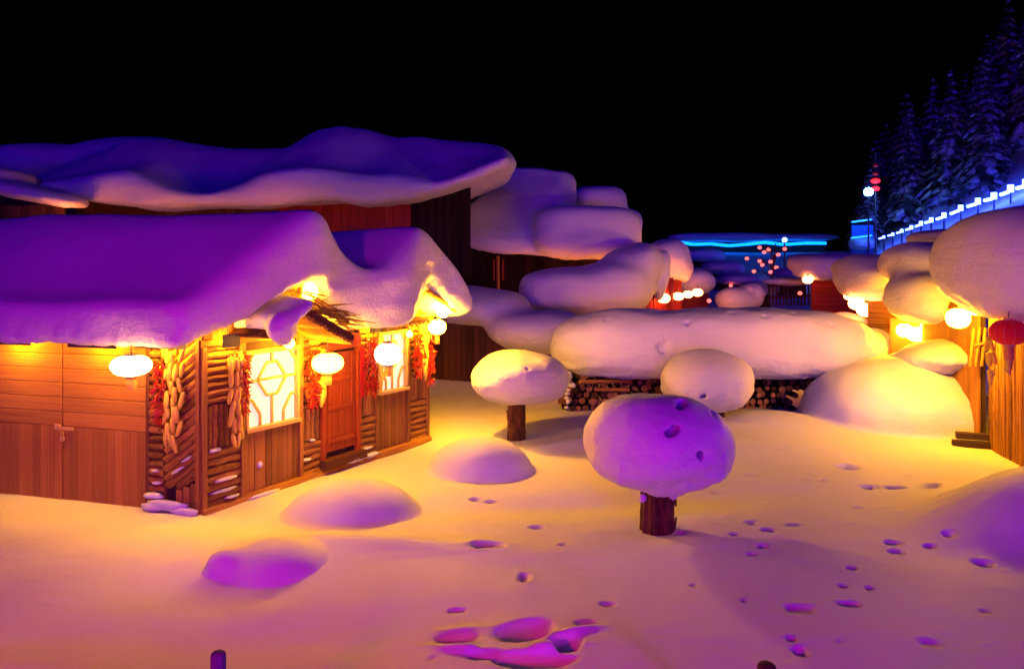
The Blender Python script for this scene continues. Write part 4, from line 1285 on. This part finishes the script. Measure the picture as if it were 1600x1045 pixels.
for i, (v, w, m, lab) in enumerate([(283, .55, L_REDB, "bright red lantern highest but one on the thin pole"), (295, .50, L_REDB, "bright red lantern lowest on the thin pole"), (272, .34, PAPER_R, "dim red lantern in the middle of the thin pole"), (259, .3, PAPER_R, "dim red lantern near the top of the thin pole")]):
    lantern(at(1368, v, 46.8), w, w * .6, m, ["upper of two bright red lanterns on the thin pole", "lower of two bright red lanterns on the thin pole", "lower dim red lantern on the thin pole", "topmost dim red lantern on the thin pole"][i], "red lanterns on the thin pole", tassel=False, cord=0, small=True)

# glowing gable at the foot of the stairs
gl = blob_house("cyan_lit_hut", at(1346, 385, 49), "small hut lit bright blue at the foot of the light stairs", "hut",
    [E(1347, 356, 49, 20, 10, .8, 2.4)], .3, (20.8, 47.4, 4.2), (24.0, 50.6, 6.4), .07, .03, .8, 97)
gl.location.z = 3.2
put(gl, place_board("wall", at(1347, 352, 49.2), at(1347, 400, 49.2), 1.35, .12, (0, -1, 0), gl, plain("blue_lit_wall", (0.05, 0.30, 0.75), .6)))  # blue light on the gable put into the wall colour
put(gl, place_board("light_tube", at(1331, 347, 48.2), at(1362, 343, 48.2), .10, .08, (0, -1, 0), gl, L_CYAN))
put(gl, place_board("light_tube", at(1330, 372, 48.2), at(1362, 368, 48.2), .10, .08, (0, -1, 0), gl, L_CYAN))

rail = empty("light_railing", at(1372, 378, 48)); tag(rail, "stair railing of white light tubes climbing the right hillside", "railing")
ST = [(1370, 374), (1384, 369), (1398, 365), (1412, 360), (1427, 355), (1442, 349), (1458, 344), (1478, 337), (1504, 325), (1531, 315), (1556, 307), (1582, 296), (1606, 288), (1630, 278)]
for i in range(len(ST) - 1):
    y0, y1 = 48 - .8 * i, 48 - .8 * (i + 1)
    a = at(ST[i][0], ST[i][1], y0); b = at(ST[i + 1][0] - 3, ST[i + 1][1] + (3 if i > 6 else 2), y1)
    s = .058 + .007 * i
    put(rail, MB().tube([a + (b - a) * .32, b], s * .7, 8).obj("light_tube", L_STAIR, rail))
    put(rail, MB().tube([b + Vector((0, 0, -.05)), b + Vector((0, 0, .10 + .022 * i))], s * 1.15, 8).obj("lit_post_head", L_STAIR, rail))
    put(rail, MB().tube([b + Vector((0, 0, -1.1)), b + Vector((0, 0, -.05))], .05, 6).obj("post", IRON, rail))

# small roofs and lights in the blue hollow
for i, (u, v, y_, ru, rv, lab) in enumerate([(1095, 398, 50, 34, 9, "blue far hut roof just under the cyan tube, left"), (1128, 418, 40, 30, 11, "low blue hut roof left of the lantern tree"), (1150, 436, 35, 30, 9, "nearest blue hut roof below the lantern tree"),
        (1262, 405, 46, 30, 10, "blue far hut roof right of the lantern tree"), (1236, 426, 38, 26, 9, "low blue hut roof under the cold street lamp"), (1185, 448, 32, 24, 8, "little blue roof in front of the lantern tree's foot")]):
    c = at(u, v, y_); s_ = y_ / FPX
    root = blob_house("far_hut", (c.x, c.y, float(ground_base(c.x, c.y))), lab, "hut", [E(u, v, y_, ru, rv, 1.2, 2.3, roll=.05 * (-1) ** i), E(u + ru * .5, v + 3, y_ - .4, ru * .6, rv * .8, .9, 2.2)], .3,
        (c.x - ru * s_ * 1.5, c.y - 1.9, c.z - rv * s_ * 2), (c.x + ru * s_ * 1.7, c.y + 1.9, c.z + rv * s_ * 2), .075, .05, .8, 200 + i)
    plank_wall(root, (c.x - ru * s_ * .8, c.y, 0), (c.x + ru * s_ * .8, c.y, 0), c.z - 1.8, c.z, .3, DARKW)
for i, (u, v, y_, lab) in enumerate([(1108, 470, 28, "pink far light above the wood pile, leftmost"), (1142, 446, 34, "pink far light under the nearest blue roof"), (1160, 430, 36, "tiny pink light left of the lantern tree"), (1222, 440, 33, "tiny pink light over the low railing"),
        (1250, 458, 29, "pink light at the right end of the low railing")]):
    lantern(at(u, v, y_), .16, .14, L_RED, lab, "tiny lights in the hollow", tassel=False, cord=.04, small=True)

# low railing and snow-capped posts in the hollow
fn_ = empty("low_railing", at(1232, 470, 30)); tag(fn_, "dark low railing in the hollow behind the wood pile", "railing")
put(fn_, place_board("top_rail", at(1200, 447, 30), at(1266, 441, 30), .10, .10, (0, -1, 0), fn_, DARKW))
put(fn_, place_board("bottom_rail", at(1200, 466, 30), at(1266, 462, 30), .08, .08, (0, -1, 0), fn_, DARKW))
for i in range(12):
    u = 1202 + i * 5.6
    put(fn_, place_board("baluster", at(u, 446, 30.01), at(u, 478, 30.01), .06, .06, (0, -1, 0), fn_, DARKW))
put(fn_, surf("snow_cap", rough(union([E(1230, 440, 30, 38, 6, .5, 2.2)], .2), .03, .6, 3), (9, 29, 2), (12.5, 31, 3.2), .05, SNOW, fn_))
o = surf("snow_heap", rough(union([E(1150, 468, 29, 32, 20, .9, 2.1), E(1178, 462, 29, 14, 20, .6, 2.1), E(1188, 458, 29.2, 8, 8, .4, 2.0), E(1170, 451, 28.8, 8, 7, .4, 2)], .15), .04, .6, 4), (7.2, 27.6, 1.2), (10.2, 30.6, 3.2), .05, SNOW)
tag(o, "lumpy pink snow heap in the hollow below the lantern tree", "snow heap")

# ------------------------------------------------------------------ conifers on the right hillside
def snow_leaf(name):
    m, t, b = new_mat(name)
    N, L = t.nodes, t.links
    g = N.new("ShaderNodeNewGeometry"); sp = N.new("ShaderNodeSeparateXYZ"); L.new(g.outputs["True Normal"], sp.inputs[0])
    tc = N.new("ShaderNodeTexCoord"); n = N.new("ShaderNodeTexNoise"); n.inputs["Scale"].default_value = 9.0; n.inputs["Detail"].default_value = 2
    L.new(tc.outputs["Object"], n.inputs[0])
    mr = N.new("ShaderNodeMapRange"); mr.inputs[1].default_value = .46; mr.inputs[2].default_value = .62
    L.new(n.outputs[0], mr.inputs[0])
    mx = N.new("ShaderNodeMix"); mx.data_type = 'RGBA'
    mx.inputs[6].default_value = (.05, .07, .06, 1); mx.inputs[7].default_value = (.75, .77, .8, 1)
    L.new(mr.outputs[0], mx.inputs[0]); L.new(mx.outputs[2], b.inputs["Base Color"])
    b.inputs["Roughness"].default_value = .9
    return m
NEEDLE = snow_leaf("snowy_needles")
def crown_mesh(seed):
    rr = random.Random(seed)
    mb = MB()
    T = 16
    for i in range(T):
        k = i / (T - 1)
        z = .14 + .82 * k
        R = .23 * (1 - k) ** .85 + .015
        nb = 11 - int(5 * k)
        for j in range(nb):
            a = 2 * math.pi * (j + rr.random() * .8) / nb + i
            l = R * rr.uniform(.65, 1.12)
            d = Vector((math.cos(a), math.sin(a), 0)); s = Vector((-d.y, d.x, 0))
            segs = 3
            for q in range(segs):
                l0, l1 = l * q / segs, l * (q + 1.25) / segs
                w = .05 * (1 - .5 * q / segs) * (1.15 - k) * rr.uniform(.8, 1.2) + .006
                z0 = z - .10 * (l0 / .2) - .01; z1 = z - .14 * (l1 / .2) - rr.uniform(0, .02)
                c0 = d * l0 + Vector((0, 0, z0)); c1 = d * l1 + Vector((0, 0, z1))
                mb.add([c0, c0 * .4 + c1 * .6 + s * w + Vector((0, 0, -.012)), c1, c0 * .4 + c1 * .6 - s * w + Vector((0, 0, -.012))], [(0, 1, 2), (0, 2, 3)])
    me = mb.mesh("crown"); me.materials.append(NEEDLE)
    return me
CROWNS = [crown_mesh(s) for s in (1, 2, 3, 4)]
TRUNK = MB().tube([(0, 0, -.05), (0, 0, .5), (0, 0, .95)], [.018, .012, .003], 7).mesh("trunk"); TRUNK.materials.append(BARK)
spots = []
rr = random.Random(77)
tries = 0
while len(spots) < 150 and tries < 9000:
    tries += 1
    y_ = 43 + 50 * rr.random() ** 1.7; x_ = rr.uniform(20, 78)
    if x_ < 13 + .2 * y_ + .28 * max(0, y_ - 50): continue
    gz = float(ground_base(x_, y_))
    u = 800 + x_ / y_ * FPX; v = HOR - (gz + 4 - EYE) / y_ * FPX
    if u < 1310 or u > 1640 or v < -60 or v > 372: continue
    if u > 1335 and y_ < 50.5 - 8.8 * min(1, max(0, (u - 1370) / 236)): continue
    if any((x_ - a) ** 2 + (y_ - b) ** 2 < 5.5 for a, b, *_ in spots): continue
    spots.append((x_, y_, gz, u, v))
spots.sort(key=lambda s: s[3])
rows = ["behind the dazzling street lamp", "above the lower light stairs", "above the middle light stairs", "above the upper light stairs", "at the picture's right edge"]
for i, (x_, y_, gz, u, v) in enumerate(spots):
    root = empty("conifer", (x_, y_, gz), rr.uniform(0, 6))
    H = rr.uniform(5.0, 9.5)
    root.scale = (H, H, H)
    link("trunk", TRUNK, None, root)
    link("crown", rr.choice(CROWNS), None, root)
    band = rows[min(4, int((u - 1300) / 66))]
    where = "low on" if v > 240 else ("halfway up" if v > 110 else "high on")
    tag(root, "dark snowy conifer " + where + " the blue hillside, " + band, "conifer", "conifers on the hillside, " + where + ", " + band)

# ------------------------------------------------------------------ two stake tops at the lower picture edge
for (u, v, y_, r, mat, lab) in [(341, 1017, 5.4, .052, wood_mat("painted_stake", (.05, .04, .10), (.12, .10, .25), 'Z', (2, 14, 14), .7, .3), "rounded violet stake top at the lower left edge"),
                                (1198, 1035, 5.4, .066, BACK, "round black stake top at the lower right edge")]:
    p = at(u, v, y_)
    root = empty("stake", (p.x, p.y, 0)); tag(root, lab, "stake")
    MB().lathe([(r * 1.02, -.4), (r * 1.0, p.z * .5), (r, p.z - r * .5), (r * .92, p.z - r * .25), (r * .7, p.z - r * .08), (r * .35, p.z)], 14).obj("shaft", mat, root, True)

bpy.context.view_layer.update()
